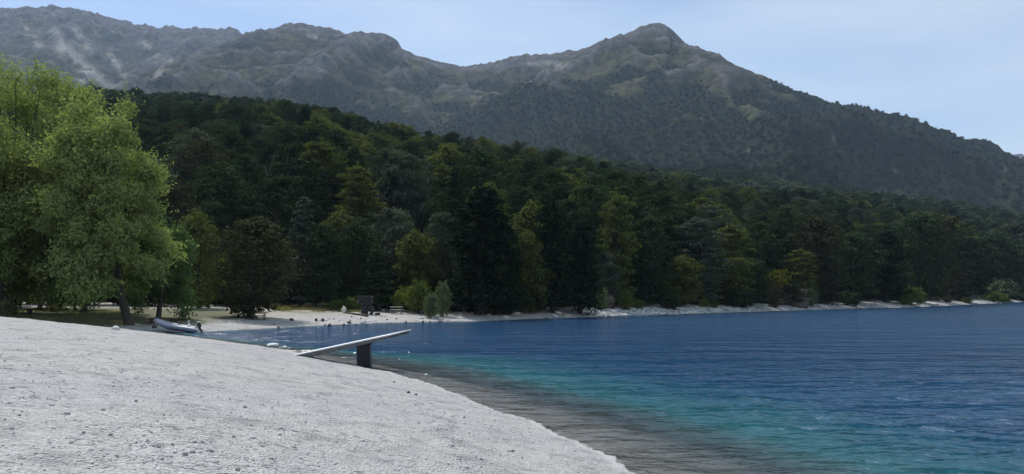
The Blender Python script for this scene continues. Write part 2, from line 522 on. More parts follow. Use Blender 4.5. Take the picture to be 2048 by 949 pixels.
def beach_material():
    m, nt, out = mat_new('pebble_beach')
    co = N(nt, 'ShaderNodeTexCoord')
    mid = noise_node(nt, 1.1, 6, 0.62)
    big = noise_node(nt, 0.12, 3, 0.5)
    fine = noise_node(nt, 26, 5, 0.75)
    peb = N(nt, 'ShaderNodeTexVoronoi')
    peb.inputs['Scale'].default_value = 24
    nt.links.new(co.outputs['Object'], peb.inputs['Vector'])
    peb2 = N(nt, 'ShaderNodeTexVoronoi')
    peb2.inputs['Scale'].default_value = 7.5
    nt.links.new(co.outputs['Object'], peb2.inputs['Vector'])
    c = ramp(nt, peb.outputs['Color'], [(0.0, (0.20, 0.20, 0.205)), (0.35, (0.33, 0.33, 0.335)), (0.8, (0.43, 0.43, 0.43)), (1.0, (0.58, 0.58, 0.575))])
    c = mixc(nt, 0.45, c, ramp(nt, fine, [(0.3, (0.30, 0.30, 0.31)), (0.5, (0.48, 0.48, 0.48)), (0.75, (0.60, 0.60, 0.59))]))
    patch = ramp(nt, mid, [(0.30, (0.60, 0.60, 0.615)), (0.47, (0.93, 0.93, 0.93)), (0.7, (1.06, 1.055, 1.05))])
    c = mixc(nt, 1.0, c, patch, 'MULTIPLY')
    c = mixc(nt, 1.0, c, ramp(nt, big, [(0.35, (0.99, 0.99, 0.975)), (0.65, (1.10, 1.055, 1.01))]), 'MULTIPLY')
    fl = noise_node(nt, 5.5, 4, 0.6, mscale=(0.7, 1.5, 1))
    c = mixc(nt, 1.0, c, ramp(nt, fl, [(0.30, (0.50, 0.50, 0.51)), (0.43, (1, 1, 1)), (0.75, (1.06, 1.06, 1.06))]), 'MULTIPLY')
    dk = ramp(nt, peb2.outputs['Color'], [(0.0, (0.5, 0.5, 0.5)), (0.09, (0.55, 0.55, 0.56)), (0.13, (1, 1, 1)), (1.0, (1, 1, 1))])
    c = mixc(nt, 0.8, c, dk, 'MULTIPLY')
    # dry earth and grass behind the beach, leaf litter under the trees, wet bed below the water line
    earth = ramp(nt, mid, [(0.35, (0.30, 0.27, 0.22)), (0.65, (0.46, 0.43, 0.38))])
    c = mixc(nt, attr(nt, 'earth'), c, earth)
    gr = ramp(nt, fine, [(0.3, (0.06, 0.065, 0.03)), (0.7, (0.17, 0.17, 0.09))])
    c = mixc(nt, attr(nt, 'grass'), c, gr)
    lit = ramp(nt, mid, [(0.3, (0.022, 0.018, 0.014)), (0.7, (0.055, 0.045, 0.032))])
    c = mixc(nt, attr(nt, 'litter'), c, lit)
    c = mixc(nt, attr(nt, 'rim'), c, (0.62, 0.62, 0.61))
    wet = mixc(nt, 1.0, c, (0.8, 0.78, 0.76), 'MULTIPLY')
    c = mixc(nt, attr(nt, 'wet'), c, wet)
    p = N(nt, 'ShaderNodeBsdfPrincipled')
    p.inputs['Roughness'].default_value = 0.9
    p.inputs['Specular IOR Level'].default_value = 0.2
    nt.links.new(c, p.inputs['Base Color'])
    n1 = bump(nt, mid, 0.7, 0.16)
    n2 = bump(nt, peb.outputs['Distance'], 1.0, 0.045, n1)
    nt.links.new(n2, p.inputs['Normal'])
    nt.links.new(p.outputs[0], out.inputs['Surface'])
    return m


def slope_material():
    m, nt, out = mat_new('mountain_slope')
    n1 = noise_node(nt, 0.006, 6, 0.6)
    n2 = noise_node(nt, 0.035, 6, 0.65)
    n3 = noise_node(nt, 0.16, 5, 0.7)
    bare = ramp(nt, n1, [(0.32, (0.066, 0.055, 0.042)), (0.5, (0.084, 0.084, 0.048)), (0.68, (0.13, 0.125, 0.076))])
    bare = mixc(nt, 1.0, bare, ramp(nt, n2, [(0.35, (0.35, 0.36, 0.40)), (0.6, (1.2, 1.2, 1.15))]), 'MULTIPLY')
    scr = ramp(nt, n3, [(0.3, (0.5, 0.5, 0.5)), (0.55, (1, 1, 1)), (0.9, (1.3, 1.3, 1.25))])
    bare = mixc(nt, 0.8, bare, scr, 'MULTIPLY')
    rock = ramp(nt, n2, [(0.3, (0.055, 0.055, 0.06)), (0.55, (0.13, 0.125, 0.125)), (0.75, (0.26, 0.25, 0.24))])
    bare = mixc(nt, attr(nt, 'rock'), bare, rock)
    bare = mixc(nt, attr(nt, 'scree'), bare, (0.34, 0.32, 0.28))
    veg = ramp(nt, n3, [(0.3, (0.012, 0.018, 0.012)), (0.7, (0.045, 0.055, 0.030))])
    c = mixc(nt, attr(nt, 'veg'), bare, veg)
    p = N(nt, 'ShaderNodeBsdfDiffuse')
    nt.links.new(c, p.inputs['Color'])
    b1 = bump(nt, n2, 0.7, 14)
    b2 = bump(nt, n3, 0.9, 5, b1)
    nt.links.new(b2, p.inputs['Normal'])
    nt.links.new(p.outputs[0], out.inputs['Surface'])
    return m


def water_material():
    m, nt, out = mat_new('lake_water')
    co = N(nt, 'ShaderNodeTexCoord')

    def wn_(scale, rot, sx, sy, detail, rough=0.55):
        mp = N(nt, 'ShaderNodeMapping')
        mp.inputs['Rotation'].default_value = (0, 0, math.radians(rot))
        mp.inputs['Scale'].default_value = (sx, sy, 1)
        nt.links.new(co.outputs['Object'], mp.inputs['Vector'])
        n = N(nt, 'ShaderNodeTexNoise')
        n.inputs['Scale'].default_value = scale
        n.inputs['Detail'].default_value = detail
        n.inputs['Roughness'].default_value = rough
        nt.links.new(mp.outputs[0], n.inputs['Vector'])
        return n.outputs['Fac']
    a = wn_(1.0, -22, 0.45, 1.1, 4, 0.6)
    b = wn_(3.2, -12, 0.5, 1.1, 3, 0.6)
    calm = wn_(0.035, -10, 0.6, 1.2, 3, 0.5)
    swell = wn_(0.22, -16, 0.45, 1.3, 3, 0.6)
    nb = bump(nt, swell, 0.7, 1.5)
    nb = bump(nt, a, 0.7, 0.42, nb)
    nb = bump(nt, b, 0.5, 0.05, nb)
    d = attr(nt, 'depth')      # metres from the water's edge over a shelving bed
    body = ramp(nt, d, [(0.0, (0.12, 0.125, 0.12)), (0.075, (0.07, 0.12, 0.130)), (0.12, (0.020, 0.118, 0.142)), (0.18, (0.009, 0.072, 0.112)), (0.26, (0.004, 0.044, 0.104)), (1.0, (0.004, 0.040, 0.100))])
    var = ramp(nt, calm, [(0.35, (0.72, 0.76, 0.82)), (0.65, (1.22, 1.18, 1.12))])
    body = mixc(nt, 1.0, body, var, 'MULTIPLY')
    dif = N(nt, 'ShaderNodeBsdfDiffuse')
    nt.links.new(body, dif.inputs['Color'])
    nt.links.new(nb, dif.inputs['Normal'])
    tr = N(nt, 'ShaderNodeBsdfTransparent')
    tr.inputs['Color'].default_value = (0.86, 0.88, 0.88, 1)
    op = ramp(nt, d, [(0.0, (0.08,) * 3), (0.05, (0.32,) * 3), (0.11, (0.75,) * 3), (0.19, (1.0,) * 3)])
    mx = N(nt, 'ShaderNodeMixShader')
    nt.links.new(op, mx.inputs['Fac'])
    nt.links.new(tr.outputs[0], mx.inputs[1])
    nt.links.new(dif.outputs[0], mx.inputs[2])
    fr = N(nt, 'ShaderNodeFresnel')
    fr.inputs['IOR'].default_value = 1.33
    nt.links.new(nb, fr.inputs['Normal'])
    gl = N(nt, 'ShaderNodeBsdfGlossy')
    gl.inputs['Roughness'].default_value = 0.11
    nt.links.new(nb, gl.inputs['Normal'])
    ms = N(nt, 'ShaderNodeMixShader')
    fm = N(nt, 'ShaderNodeMath', operation='MULTIPLY')
    nt.links.new(fr.outputs[0], fm.inputs[0])
    fm.inputs[1].default_value = 0.88
    nt.links.new(fm.outputs[0], ms.inputs['Fac'])
    nt.links.new(mx.outputs[0], ms.inputs[1])
    nt.links.new(gl.outputs[0], ms.inputs[2])
    nt.links.new(ms.outputs[0], out.inputs['Surface'])
    return m


M['beach'] = beach_material()
M['slope'] = slope_material()
M['water'] = water_material()


# ------------------------------------------------------------------ mesh helpers
def np_mesh(name, verts, quads, mat, smooth=False, attrs=None):
    me = bpy.data.meshes.new(name)
    verts = np.asarray(verts, np.float32)
    quads = np.asarray(quads, np.int32)
    nf, k = quads.shape
    me.vertices.add(len(verts))
    me.vertices.foreach_set('co', verts.ravel())
    me.loops.add(nf * k)
    me.loops.foreach_set('vertex_index', quads.ravel())
    me.polygons.add(nf)
    me.polygons.foreach_set('loop_start', np.arange(nf, dtype=np.int32) * k)
    me.polygons.foreach_set('use_smooth', np.full(nf, smooth))
    for key, val in (attrs or {}).items():
        a = me.attributes.new(key, 'FLOAT', 'POINT')
        a.data.foreach_set('value', np.asarray(val, np.float32))
    me.update(calc_edges=True)
    if mat:
        me.materials.append(mat)
    return me


def obj(name, me, parent=None, loc=None):
    o = bpy.data.objects.new(name, me)
    COL.objects.link(o)
    if parent:
        o.parent = parent
    if loc is not None:
        o.location = loc
    return o


def tag(o, label=None, cat=None, group=None, kind=None):
    if label:
        o['label'] = label
    if cat:
        o['category'] = cat
    if group:
        o['group'] = group
    if kind:
        o['kind'] = kind
    return o


def empty(name, loc, rz=0.0):
    o = bpy.data.objects.new(name, None)
    COL.objects.link(o)
    o.empty_display_size = 0.3
    o.location = loc
    o.rotation_euler = (0, 0, rz)
    return o


class MB:
    def __init__(self):
        self.v, self.f = [], []

    def add(self, vs, fs):
        b = len(self.v)
        self.v += [tuple(q) for q in vs]
        self.f += [tuple(i + b for i in f) for f in fs]

    def box(self, c, s, rot=(0, 0, 0), bev=0.0, taper=1.0):
        """Box with chamfered vertical and horizontal edges when bev > 0."""
        R = Matrix.Rotation(rot[2], 3, 'Z') @ Matrix.Rotation(rot[1], 3, 'Y') @ Matrix.Rotation(rot[0], 3, 'X')
        hx, hy, hz = s[0] / 2, s[1] / 2, s[2] / 2
        e = min(bev, hx * .9, hy * .9, hz * .9)
        if e <= 0:
            lv = [(-hx, -hy, -hz), (hx, -hy, -hz), (hx, hy, -hz), (-hx, hy, -hz), (-hx * taper, -hy * taper, hz), (hx * taper, -hy * taper, hz), (hx * taper, hy * taper, hz), (-hx * taper, hy * taper, hz)]
            fs = [(3, 2, 1, 0), (4, 5, 6, 7), (0, 1, 5, 4), (1, 2, 6, 5), (2, 3, 7, 6), (3, 0, 4, 7)]
        else:
            def ring(x, y, z, c_):
                return [(-x + c_, -y, z), (x - c_, -y, z), (x, -y + c_, z), (x, y - c_, z), (x - c_, y, z), (-x + c_, y, z), (-x, y - c_, z), (-x, -y + c_, z)]
            lv = ring(hx - e, hy - e, -hz, e * .5) + ring(hx, hy, -hz + e, e) + ring(hx * taper, hy * taper, hz - e, e) + ring(hx * taper - e, hy * taper - e, hz, e * .5)
            fs = [tuple(range(7, -1, -1)), tuple(range(24, 32))]
            for k in range(3):
                for i in range(8):
                    j = (i + 1) % 8
                    fs.append((k * 8 + i, k * 8 + j, k * 8 + 8 + j, k * 8 + 8 + i))
        self.add([tuple(R @ Vector(q) + Vector(c)) for q in lv], fs)

    def tube(self, pts, rad, n=7, caps=True):
        P = [Vector(p) for p in pts]
        if not hasattr(rad, '__len__'):
            rad = [rad] * len(P)
        up = Vector((0.13, 0.21, 1)).normalized()
        vs = []
        for i, p in enumerate(P):
            t = (P[min(i + 1, len(P) - 1)] - P[max(i - 1, 0)]).normalized()
            if abs(t.dot(up)) > 0.97:
                up = Vector((1, 0.1, 0)).normalized()
            a = t.cross(up).normalized()
            b = t.cross(a).normalized()
            for k in range(n):
                an = 2 * math.pi * k / n
                vs.append(p + (a * math.cos(an) + b * math.sin(an)) * rad[i])
        fs = []
        for i in range(len(P) - 1):
            for k in range(n):
                fs.append((i * n + k, i * n + (k + 1) % n, (i + 1) * n + (k + 1) % n, (i + 1) * n + k))
        if caps:
            fs.append(tuple(range(n)))
            fs.append(tuple(range((len(P) - 1) * n, len(P) * n))[::-1])
        self.add(vs, fs)

    def rock(self, c, s, seed=0, sub=1, rough=0.18):
        vs, fs = ico(sub)
        r = np.random.default_rng(seed)
        v = vs * (1 + r.uniform(-rough, rough, (len(vs), 1)))
        v = v * np.array(s)
        a = r.uniform(0, 6.28)
        ca, sa = math.cos(a), math.sin(a)
        v = np.stack([v[:, 0] * ca - v[:, 1] * sa, v[:, 0] * sa + v[:, 1] * ca, v[:, 2]], 1) + np.array(c)
        self.add(v.tolist(), fs)

    def build(self, name, mat, parent=None, loc=None, smooth=False):
        me = bpy.data.meshes.new(name)
        me.from_pydata(self.v, [], self.f)
        me.update()
        if smooth:
            me.polygons.foreach_set('use_smooth', np.ones(len(me.polygons), bool))
        me.materials.append(mat)
        return obj(name, me, parent, loc)

    def mesh(self, name, mat, smooth=False):
        me = bpy.data.meshes.new(name)
        me.from_pydata(self.v, [], self.f)
        me.update()
        if smooth:
            me.polygons.foreach_set('use_smooth', np.ones(len(me.polygons), bool))
        me.materials.append(mat)
        return me


_ico = {}


def ico(sub):
    if sub in _ico:
        return _ico[sub]
    p = (1 + 5 ** .5) / 2
    v = [(-1, p, 0), (1, p, 0), (-1, -p, 0), (1, -p, 0), (0, -1, p), (0, 1, p), (0, -1, -p), (0, 1, -p), (p, 0, -1), (p, 0, 1), (-p, 0, -1), (-p, 0, 1)]
    f = [(0, 11, 5), (0, 5, 1), (0, 1, 7), (0, 7, 10), (0, 10, 11), (1, 5, 9), (5, 11, 4), (11, 10, 2), (10, 7, 6), (7, 1, 8), (3, 9, 4), (3, 4, 2), (3, 2, 6), (3, 6, 8), (3, 8, 9), (4, 9, 5), (2, 4, 11), (6, 2, 10), (8, 6, 7), (9, 8, 1)]
    v = [np.array(q) / np.linalg.norm(q) for q in v]
    for _ in range(sub):
        cache, nf = {}, []

        def mid(a, b):
            k = (min(a, b), max(a, b))
            if k not in cache:
                m_ = v[a] + v[b]
                v.append(m_ / np.linalg.norm(m_))
                cache[k] = len(v) - 1
            return cache[k]
        for a, b, c in f:
            ab, bc, ca = mid(a, b), mid(b, c), mid(c, a)
            nf += [(a, ab, ca), (b, bc, ab), (c, ca, bc), (ab, bc, ca)]
        f = nf
    _ico[sub] = (np.array(v), f)
    return _ico[sub]


def leaf_quads(C, Nn, S, r, aspect=0.62):
    """A quad per leaf spray at C, facing Nn, of length S."""
    Nn = Nn / (np.linalg.norm(Nn, axis=1, keepdims=True) + 1e-9)
    R = r.normal(size=C.shape)
    T = np.cross(Nn, R)
    T /= (np.linalg.norm(T, axis=1, keepdims=True) + 1e-9)
    B = np.cross(Nn, T)
    h = S[:, None] * 0.5
    w = h * aspect
    tip = r.uniform(0.35, 1.0, (len(C), 1))
    V = np.stack([C - T * h - B * w, C + T * h - B * w * tip, C + T * h * 1.05 + B * w * tip, C - T * h + B * w], 1).reshape(-1, 3)
    Q = np.arange(len(C) * 4, dtype=np.int32).reshape(-1, 4)
    return V, Q


# ------------------------------------------------------------------ ground: one sheet out to the mountains
def build_ground():
    front = np.radians(np.linspace(-47, 47, 800))
    back = np.radians(np.concatenate([np.linspace(47, 313, 70)[1:-1]]))
    az = np.concatenate([front, back])
    r1 = 1.2 * (110 / 1.2) ** (np.arange(0, 190) / 190)
    r2 = 110 * (1100 / 110) ** (np.arange(0, 130) / 130)
    r3 = np.linspace(1100, 4700, 240)
    r4 = np.array([5200, 6000, 7200])
    rr = np.concatenate([[0.02], r1, r2, r3, r4])
    A, R = np.meshgrid(az, rr)
    X, Y = np.sin(A) * R, np.cos(A) * R
    shp = X.shape
    x, y = X.ravel(), Y.ravel()
    h, s, b, t, dm = terrain(x, y)
    rad = R.ravel()
    behind = rad > 4750
    h = np.where(behind, np.minimum(h, 200), h)
    V = np.stack([x, y, h], 1)
    nr, na = shp
    i = np.arange(nr - 1)[:, None]
    j = np.arange(na)[None, :]
    j2 = (j + 1) % na
    Q = np.stack([i * na + j, i * na + j2, (i + 1) * na + j2, (i + 1) * na + j], -1).reshape(-1, 4)
    Q = Q[:, ::-1]
    # masks
    pxs = CX + F_PX * x / np.maximum(y, 5)
    n1 = fbm(x / 160, y / 160, 5, 120, 0.55)
    n2 = fbm(x / 38, y / 38, 4, 130, 0.6)
    H2 = h.reshape(shp)
    # curvature from a blurred copy (gullies carry scrub, ribs are bare)
    bl = H2.copy()
    for _ in range(4):
        for w_ in (1, 2, 4):
            bl[w_:-w_, w_:-w_] = 0.25 * (bl[:-2 * w_, w_:-w_] + bl[2 * w_:, w_:-w_] + bl[w_:-w_, :-2 * w_] + bl[w_:-w_, 2 * w_:])
    curv = (bl - H2).ravel()
    el = h
    tree_line = 560 + 200 * n1
    veg = sstep(tree_line + 130, tree_line - 130, el) + 0.6 * sstep(330, 230, el) + np.clip(curv / 9, -0.5, 0.5) + n2 * 0.6 + n1 * 0.6 + 0.55 * sstep(3000, 2000, y)
    veg = veg + 0.55 * sstep(1500, 1800, pxs) * (y < 2300)
    veg = veg - 0.35 * sstep(3200, 3500, y)
    # bare brown shoulders; thinner scrub also paints in sunlit strips on the spurs
    for (cx_, cy_, rx, ry) in BARE_LIT:
        dd = ((pxs - cx_) / rx) ** 2 + ((py_of(x, y, h) - cy_) / ry) ** 2
        veg = veg - 0.9 * np.exp(-dd)
    veg = np.clip(sstep(0.2, 0.7, veg), 0, 1)
    veg = np.where(y < 900, 1, veg)
    rock = np.clip(sstep(3100, 3500, y) * sstep(-0.35, 0.25, n2) + sstep(0.2, 0.6, n2) * sstep(500, 800, el) + 0.9 * sstep(8, 22, -curv), 0, 1)
    pyv = py_of(x, y, h)
    scree = np.zeros_like(x)
    for (ax_, ay_, bx_, by_, w_) in SCREE:
        d_, _ = seg_dist(pxs, pyv, [(ax_, ay_), (bx_, by_)])
        scree = np.maximum(scree, np.exp(-(d_ / w_) ** 2) * sstep(-0.45, 0.15, n2 + fbm(x / 12, y / 12, 2, 222) * 0.4))
    scree = scree * (y > 900)
    veg = veg * (1 - 0.9 * scree)
    wet = sstep(0.12, -0.25, s + fbm(x / 0.8, y / 0.8, 2, 140) * 0.25)
    rim = np.exp(-((s - 0.16) / 0.13) ** 2) * (y < 60) * 0.45
    g0 = b * sstep(-29.5, -33, x + fbm(x / 2, y / 2, 3, 141) * 3) * sstep(112, 104, y) * sstep(3, 7, s)
    g1 = sstep(0.1, 0.6, fbm(x / 5, y / 3.5, 3, 150) + 0.45 * sstep(17, 26, s) * b) * sstep(9, 20, s) * b * (pxs > 560) * (y < 200)
    g2 = 0.9 * b * sstep(4, 9, s) * (pxs > 1190) * sstep(-0.3, 0.3, fbm(x / 6, y / 6, 3, 155))
    grass = np.clip(g0 * 0.9 + g1 * 0.8 + g2 * 0.7, 0, 1)
    road = sstep(5.0, 2.5, np.abs(y - 112 - (x + 50) * 0.06 + 1.5)) * (x < -25) * 0.0
    earth = np.clip(b * sstep(4, 14, s) * 0.8 * (pxs > -400), 0, 1)
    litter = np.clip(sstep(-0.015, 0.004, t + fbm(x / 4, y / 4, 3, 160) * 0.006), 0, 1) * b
    # classify faces into the named stretches of ground
    fc = Q[:, 0]
    fs, fy, fr = s[fc], y[fc], rad[fc]
    t_f = t[fc]
    region = np.where(fs < -0.6, 0, 1)
    region = np.where((region == 1) & (t_f > 0.02) & (fy > 0), 2, region)
    region = np.where((region == 2) & (fr >= 1100), 3, region)
    names = ['lake_bed', 'beach', 'forest_slope', 'mountains']
    mats = [M['beach'], M['beach'], M['slope'], M['slope']]
    A_ = {'veg': veg, 'rock': rock, 'scree': scree, 'wet': wet, 'grass': grass, 'earth': earth, 'litter': litter, 'rim': rim}
    for k in range(4):
        q = Q[region == k]
        used, inv = np.unique(q.ravel(), return_inverse=True)
        me = np_mesh(names[k], V[used], inv.reshape(-1, 4), mats[k], True, {a: v_[used] for a, v_ in A_.items()})
        tag(obj(names[k], me), kind='structure')
    return dict(x=x, y=y, h=h, veg=veg, shp=shp, az=az, rr=rr)


def py_of(x, y, z):
    dz = z - CAM_Z
    fwd = y * CP + dz * SP
    up = -y * SP + dz * CP
    return CY - F_PX * up / np.maximum(fwd, 1)


BARE_LIT = [(860, 245, 70, 28), (1330, 195, 110, 22), (1450, 225, 90, 22), (480, 105, 80, 25), (1230, 110, 60, 30), (1430, 140, 60, 40), (760, 205, 60, 25), (330, 190, 120, 12), (420, 70, 100, 60), (1190, 140, 60, 30)]
SCREE = [(105, 95, 175, 150, 13), (175, 150, 215, 182, 11), (130, 60, 165, 105, 7), (90, 60, 110, 95, 9), (205, 110, 235, 150, 6), (150, 165, 160, 140, 8), (265, 80, 300, 110, 6), (30, 60, 60, 90, 8), (330, 120, 300, 150, 5), (1665, 262, 1682, 292, 3.5), (1728, 305, 1740, 314, 3), (1788, 330, 1800, 348, 4), (2015, 335, 2030, 350, 4), (1010, 245, 1015, 240, 3), (610, 72, 640, 78, 4), (1060, 125, 1130, 132, 5), (985, 300, 1000, 306, 2.5), (1500, 300, 1504, 306, 2)]
GR = build_ground()


# ------------------------------------------------------------------ water: fine waves near the beach, one sheet to the far shore
def build_lake():
    az = np.radians(np.concatenate([[-89, -60, -44], np.linspace(-34, 37, 500), [50, 89]]))
    r = [2.0, 6.0]
    v = 10.0
    while v < 80:
        r.append(v)
        v += max(0.075, v * 0.0042)
    r += list(np.geomspace(82, 420, 60)) + [600, 900, 1800, 3400]
    r = np.array(r)
    A, R = np.meshgrid(az, r)
    x, y = (np.sin(A) * R).ravel(), (np.cos(A) * R).ravel()
    s = -lake_sd(x, y)
    z = np.zeros_like(x)
    g = np.random.default_rng(3)
    for i in range(34):
        lam = 0.36 * (2.1 / 0.36) ** g.random()
        th = math.radians(-66 + g.normal() * 17)
        kx, ky = math.cos(th) * 2 * math.pi / lam, math.sin(th) * 2 * math.pi / lam
        ph = kx * x + ky * y + g.random() * 6.28 + fbm(x / 7, y / 7, 2, 300 + i) * 2.2
        a = 0.0042 * lam ** 0.9
        wv = np.sin(ph)
        z += a * (wv + 0.35 * np.sin(2 * ph + 1.57))
    damp = sstep(66, 22, R.ravel()) * (0.45 + 0.55 * sstep(0, 2.5, s))
    z = z * damp * 0.9
    z = np.where(s < -4, -0.05, z)
    depth = np.clip(s, 0, 60)
    # the far bank shelves more steeply: turquoise band is narrower there
    farb = sstep(44, 66, y - 0.25 * x)
    dcol = depth * (1 + 4.0 * farb)
    dcol = dcol + fbm(x / 6, y / 6, 3, 401) * 2.2 * sstep(2, 6, dcol)
    nr, na = A.shape
    i = np.arange(nr - 1)[:, None]
    j = np.arange(na - 1)[None, :]
    Q = np.stack([i * na + j, (i + 1) * na + j, (i + 1) * na + j + 1, i * na + j + 1], -1).reshape(-1, 4)[:, ::-1]
    # keep the sheet within the lake basin
    sv = s[Q].max(1)
    Q = Q[sv > -3.5]
    # face orientation up
    used, inv = np.unique(Q.ravel(), return_inverse=True)
    V = np.stack([x, y, z], 1)[used]
    q = inv.reshape(-1, 4)
    e1 = V[q[:, 1]] - V[q[:, 0]]
    e2 = V[q[:, 2]] - V[q[:, 0]]
    nz = np.cross(e1, e2)[:, 2]
    if np.mean(nz) < 0:
        q = q[:, ::-1]
    me = np_mesh('lake', V, q, M['water'], True, {'depth': np.clip(dcol / 40, 0, 1)[used]})
    tag(obj('lake', me), kind='structure')


build_lake()
#@@PART2@@
# ------------------------------------------------------------------ trees
def crown_points(r, centres, radii, per, up=0.5):
    """Leaf positions and facings in flattened tufts."""
    C, Nn = [], []
    for c, rd in zip(centres, radii):
        n = max(6, int(per * rd[3]))
        u = r.normal(size=(n, 3))
        u /= np.linalg.norm(u, axis=1, keepdims=True)
        q = r.random((n, 1)) ** 0.45
        p = u * q * np.array(rd[:3])
        C.append(np.array(c) + p)
        Nn.append(u * 0.8 + np.array([0, 0, up]) + r.normal(size=(n, 3)) * 0.45)
    return np.concatenate(C), np.concatenate(Nn)


def make_tree_meshes(kind, seed, H, leafmat, leaves=4200, leaf=0.42, bark='bark', radius=None, base=0.2):
    r = np.random.default_rng(seed)
    mb = MB()
    lean = r.normal(size=2) * 0.03 * H
    tr = [(0, 0, -0.4)]
    for k in range(1, 7):
        q = k / 6
        tr.append((lean[0] * q * q + r.normal() * 0.05, lean[1] * q * q + r.normal() * 0.05, H * 0.94 * q))
    r0 = 0.020 * H + 0.05
    mb.tube(tr, [r0 * 1.25] + [r0 * (1 - 0.86 * k / 6) for k in range(1, 7)], 7)
    cen, rad = [], []
    R = radius or H * 0.24
    z0 = H * base
    nl = {'broad': 34, 'layer': 40, 'cypress': 46, 'spruce': 46, 'sparse': 26, 'round': 38}[kind]
    ang = r.uniform(0, 6.28)
    lobes = [(r.uniform(0, 6.28), r.uniform(0.25, 1.0), r.uniform(0.7, 1.25)) for _ in range(5)]
    for k in range(nl):
        t = (k + r.random()) / nl
        z = z0 + (H - z0) * t
        ang += 2.4 + r.normal() * 0.3
        if kind in ('broad', 'layer', 'sparse'):
            env = (1 - max(0, (t - 0.45) / 0.55) ** 2.2) ** 0.5 * (0.62 + 0.38 * min(1, t / 0.35))
        elif kind == 'round':
            env = math.sqrt(max(0.02, 1 - (2 * t - 0.9) ** 2 * 0.9))
        elif kind == 'cypress':
            env = (1 - t ** 2.4) ** 0.6 * (0.8 + 0.2 * math.sin(t * 9 + seed))
        else:
            env = (1 - t) ** 0.85 * 1.1
        for (la, lt, ls) in lobes:
            if abs(math.remainder(ang - la, 2 * math.pi)) < 0.8 and abs(t - lt) < 0.16:
                env *= ls
        L = R * env * r.uniform(0.72, 1.12) + 0.15
        q = z / (H * 0.94)
        bx, by = lean[0] * q * q, lean[1] * q * q
        rise = {'broad': 0.35, 'layer': 0.12, 'sparse': 0.45, 'round': 0.3, 'cypress': 0.35, 'spruce': -0.12}[kind]
        tip = (bx + math.cos(ang) * L, by + math.sin(ang) * L, z + L * rise)
        zs = z - L * 0.25 if kind != 'spruce' else z
        if L > 0.6:
            mb.tube([(bx, by, zs), (bx + math.cos(ang) * L * .5, by + math.sin(ang) * L * .5, zs + L * rise * .6), tip], [r0 * 0.32 * (1 - .6 * t), r0 * 0.2 * (1 - .6 * t), 0.02], 4, False)
        flat = {'broad': 0.55, 'layer': 0.30, 'sparse': 0.5, 'round': 0.7, 'cypress': 0.75, 'spruce': 0.30}[kind]
        for fr in (0.45, 0.78, 1.0):
            a2 = ang + r.normal() * 0.33
            pr = (0.36 + 0.22 * r.random()) * R * (0.55 + 0.45 * env) * (0.8 if fr == 1.0 else 1.0)
            cen.append((bx + math.cos(a2) * L * fr, by + math.sin(a2) * L * fr, z + L * rise * fr + r.normal() * 0.25))
            rad.append((pr, pr, pr * flat, 1.0))
    for _ in range(3):
        cen.append((lean[0] + r.normal() * 0.2, lean[1] + r.normal() * 0.2, H * r.uniform(0.9, 1.0)))
        rad.append((R * 0.22, R * 0.22, R * 0.3, 0.7))
    per = leaves / len(cen)
    if kind == 'sparse':
        per *= 0.55
    C, Nn = crown_points(r, cen, rad, per, 0.55)
    S = r.uniform(0.6, 1.25, len(C)) * leaf
    V, Q = leaf_quads(C, Nn, S, r)
    return mb.mesh('trunk', M[bark], True), np_mesh('crown', V, Q, M[leafmat])


def place_tree(meshes, x, y, sx, sz, rz, label, group, mat=None, name='tree', z=None, cat='tree'):
    e = empty(name, (x, y, (gz(x, y) if z is None else z) - 0.05), rz)
    e.scale = (sx, sx, sz)
    tag(e, label, cat, group)
    t = obj('trunk', meshes[0], e)
    c = obj('crown', meshes[1], e)
    if mat:
        c.material_slots[0].link = 'OBJECT'
        c.material_slots[0].material = M[mat]
    return e


KINDS = [('layer', 11, 15.0, 'dark_leaf', 3.7), ('broad', 12, 15.0, 'dark_leaf', 4.0), ('round', 13, 12.0, 'olive_leaf', 3.6), ('cypress', 14, 16.0, 'black_leaf', 3.0), ('broad', 15, 14.0, 'grey_leaf', 3.8),
         ('sparse', 16, 15.0, 'rust_leaf', 3.8), ('layer', 17, 14.0, 'olive_leaf', 3.6), ('spruce', 18, 15.0, 'dark_leaf', 3.1), ('round', 19, 13.0, 'dark_leaf', 3.9), ('cypress', 20, 14.0, 'dark_leaf', 3.3)]
PROTO = []
for kind, seed, H, lm, R in KINDS:
    PROTO.append((make_tree_meshes(kind, seed, H, lm, 7000, 0.36, 'bark', R, 0.02), H, R, lm, kind))
KIND_NAME = {'layer': 'beech_tree', 'broad': 'broadleaf_tree', 'round': 'round_tree', 'cypress': 'cypress_tree', 'sparse': 'thin_crowned_tree', 'spruce': 'conifer_tree'}


def front_tree(pi, px, Y, top, width, label, mat=None):
    meshes, H, R, lm, kind = PROTO[pi]
    x = xat(px, Y)
    z = gz(x, Y)
    zt = at(px, top, Y)[2]
    sz = (zt - z) / (H * 1.02)
    sx = width / F_PX * Y / (2 * R * 1.12)
    return place_tree(meshes, x, Y, sx, sz, rng.uniform(0, 6.28), label, None, mat, KIND_NAME[kind])


def shore_y(px):
    return float(np.interp(px, [q[0] for q in far_px], [at_ground(*q)[1] for q in far_px]))


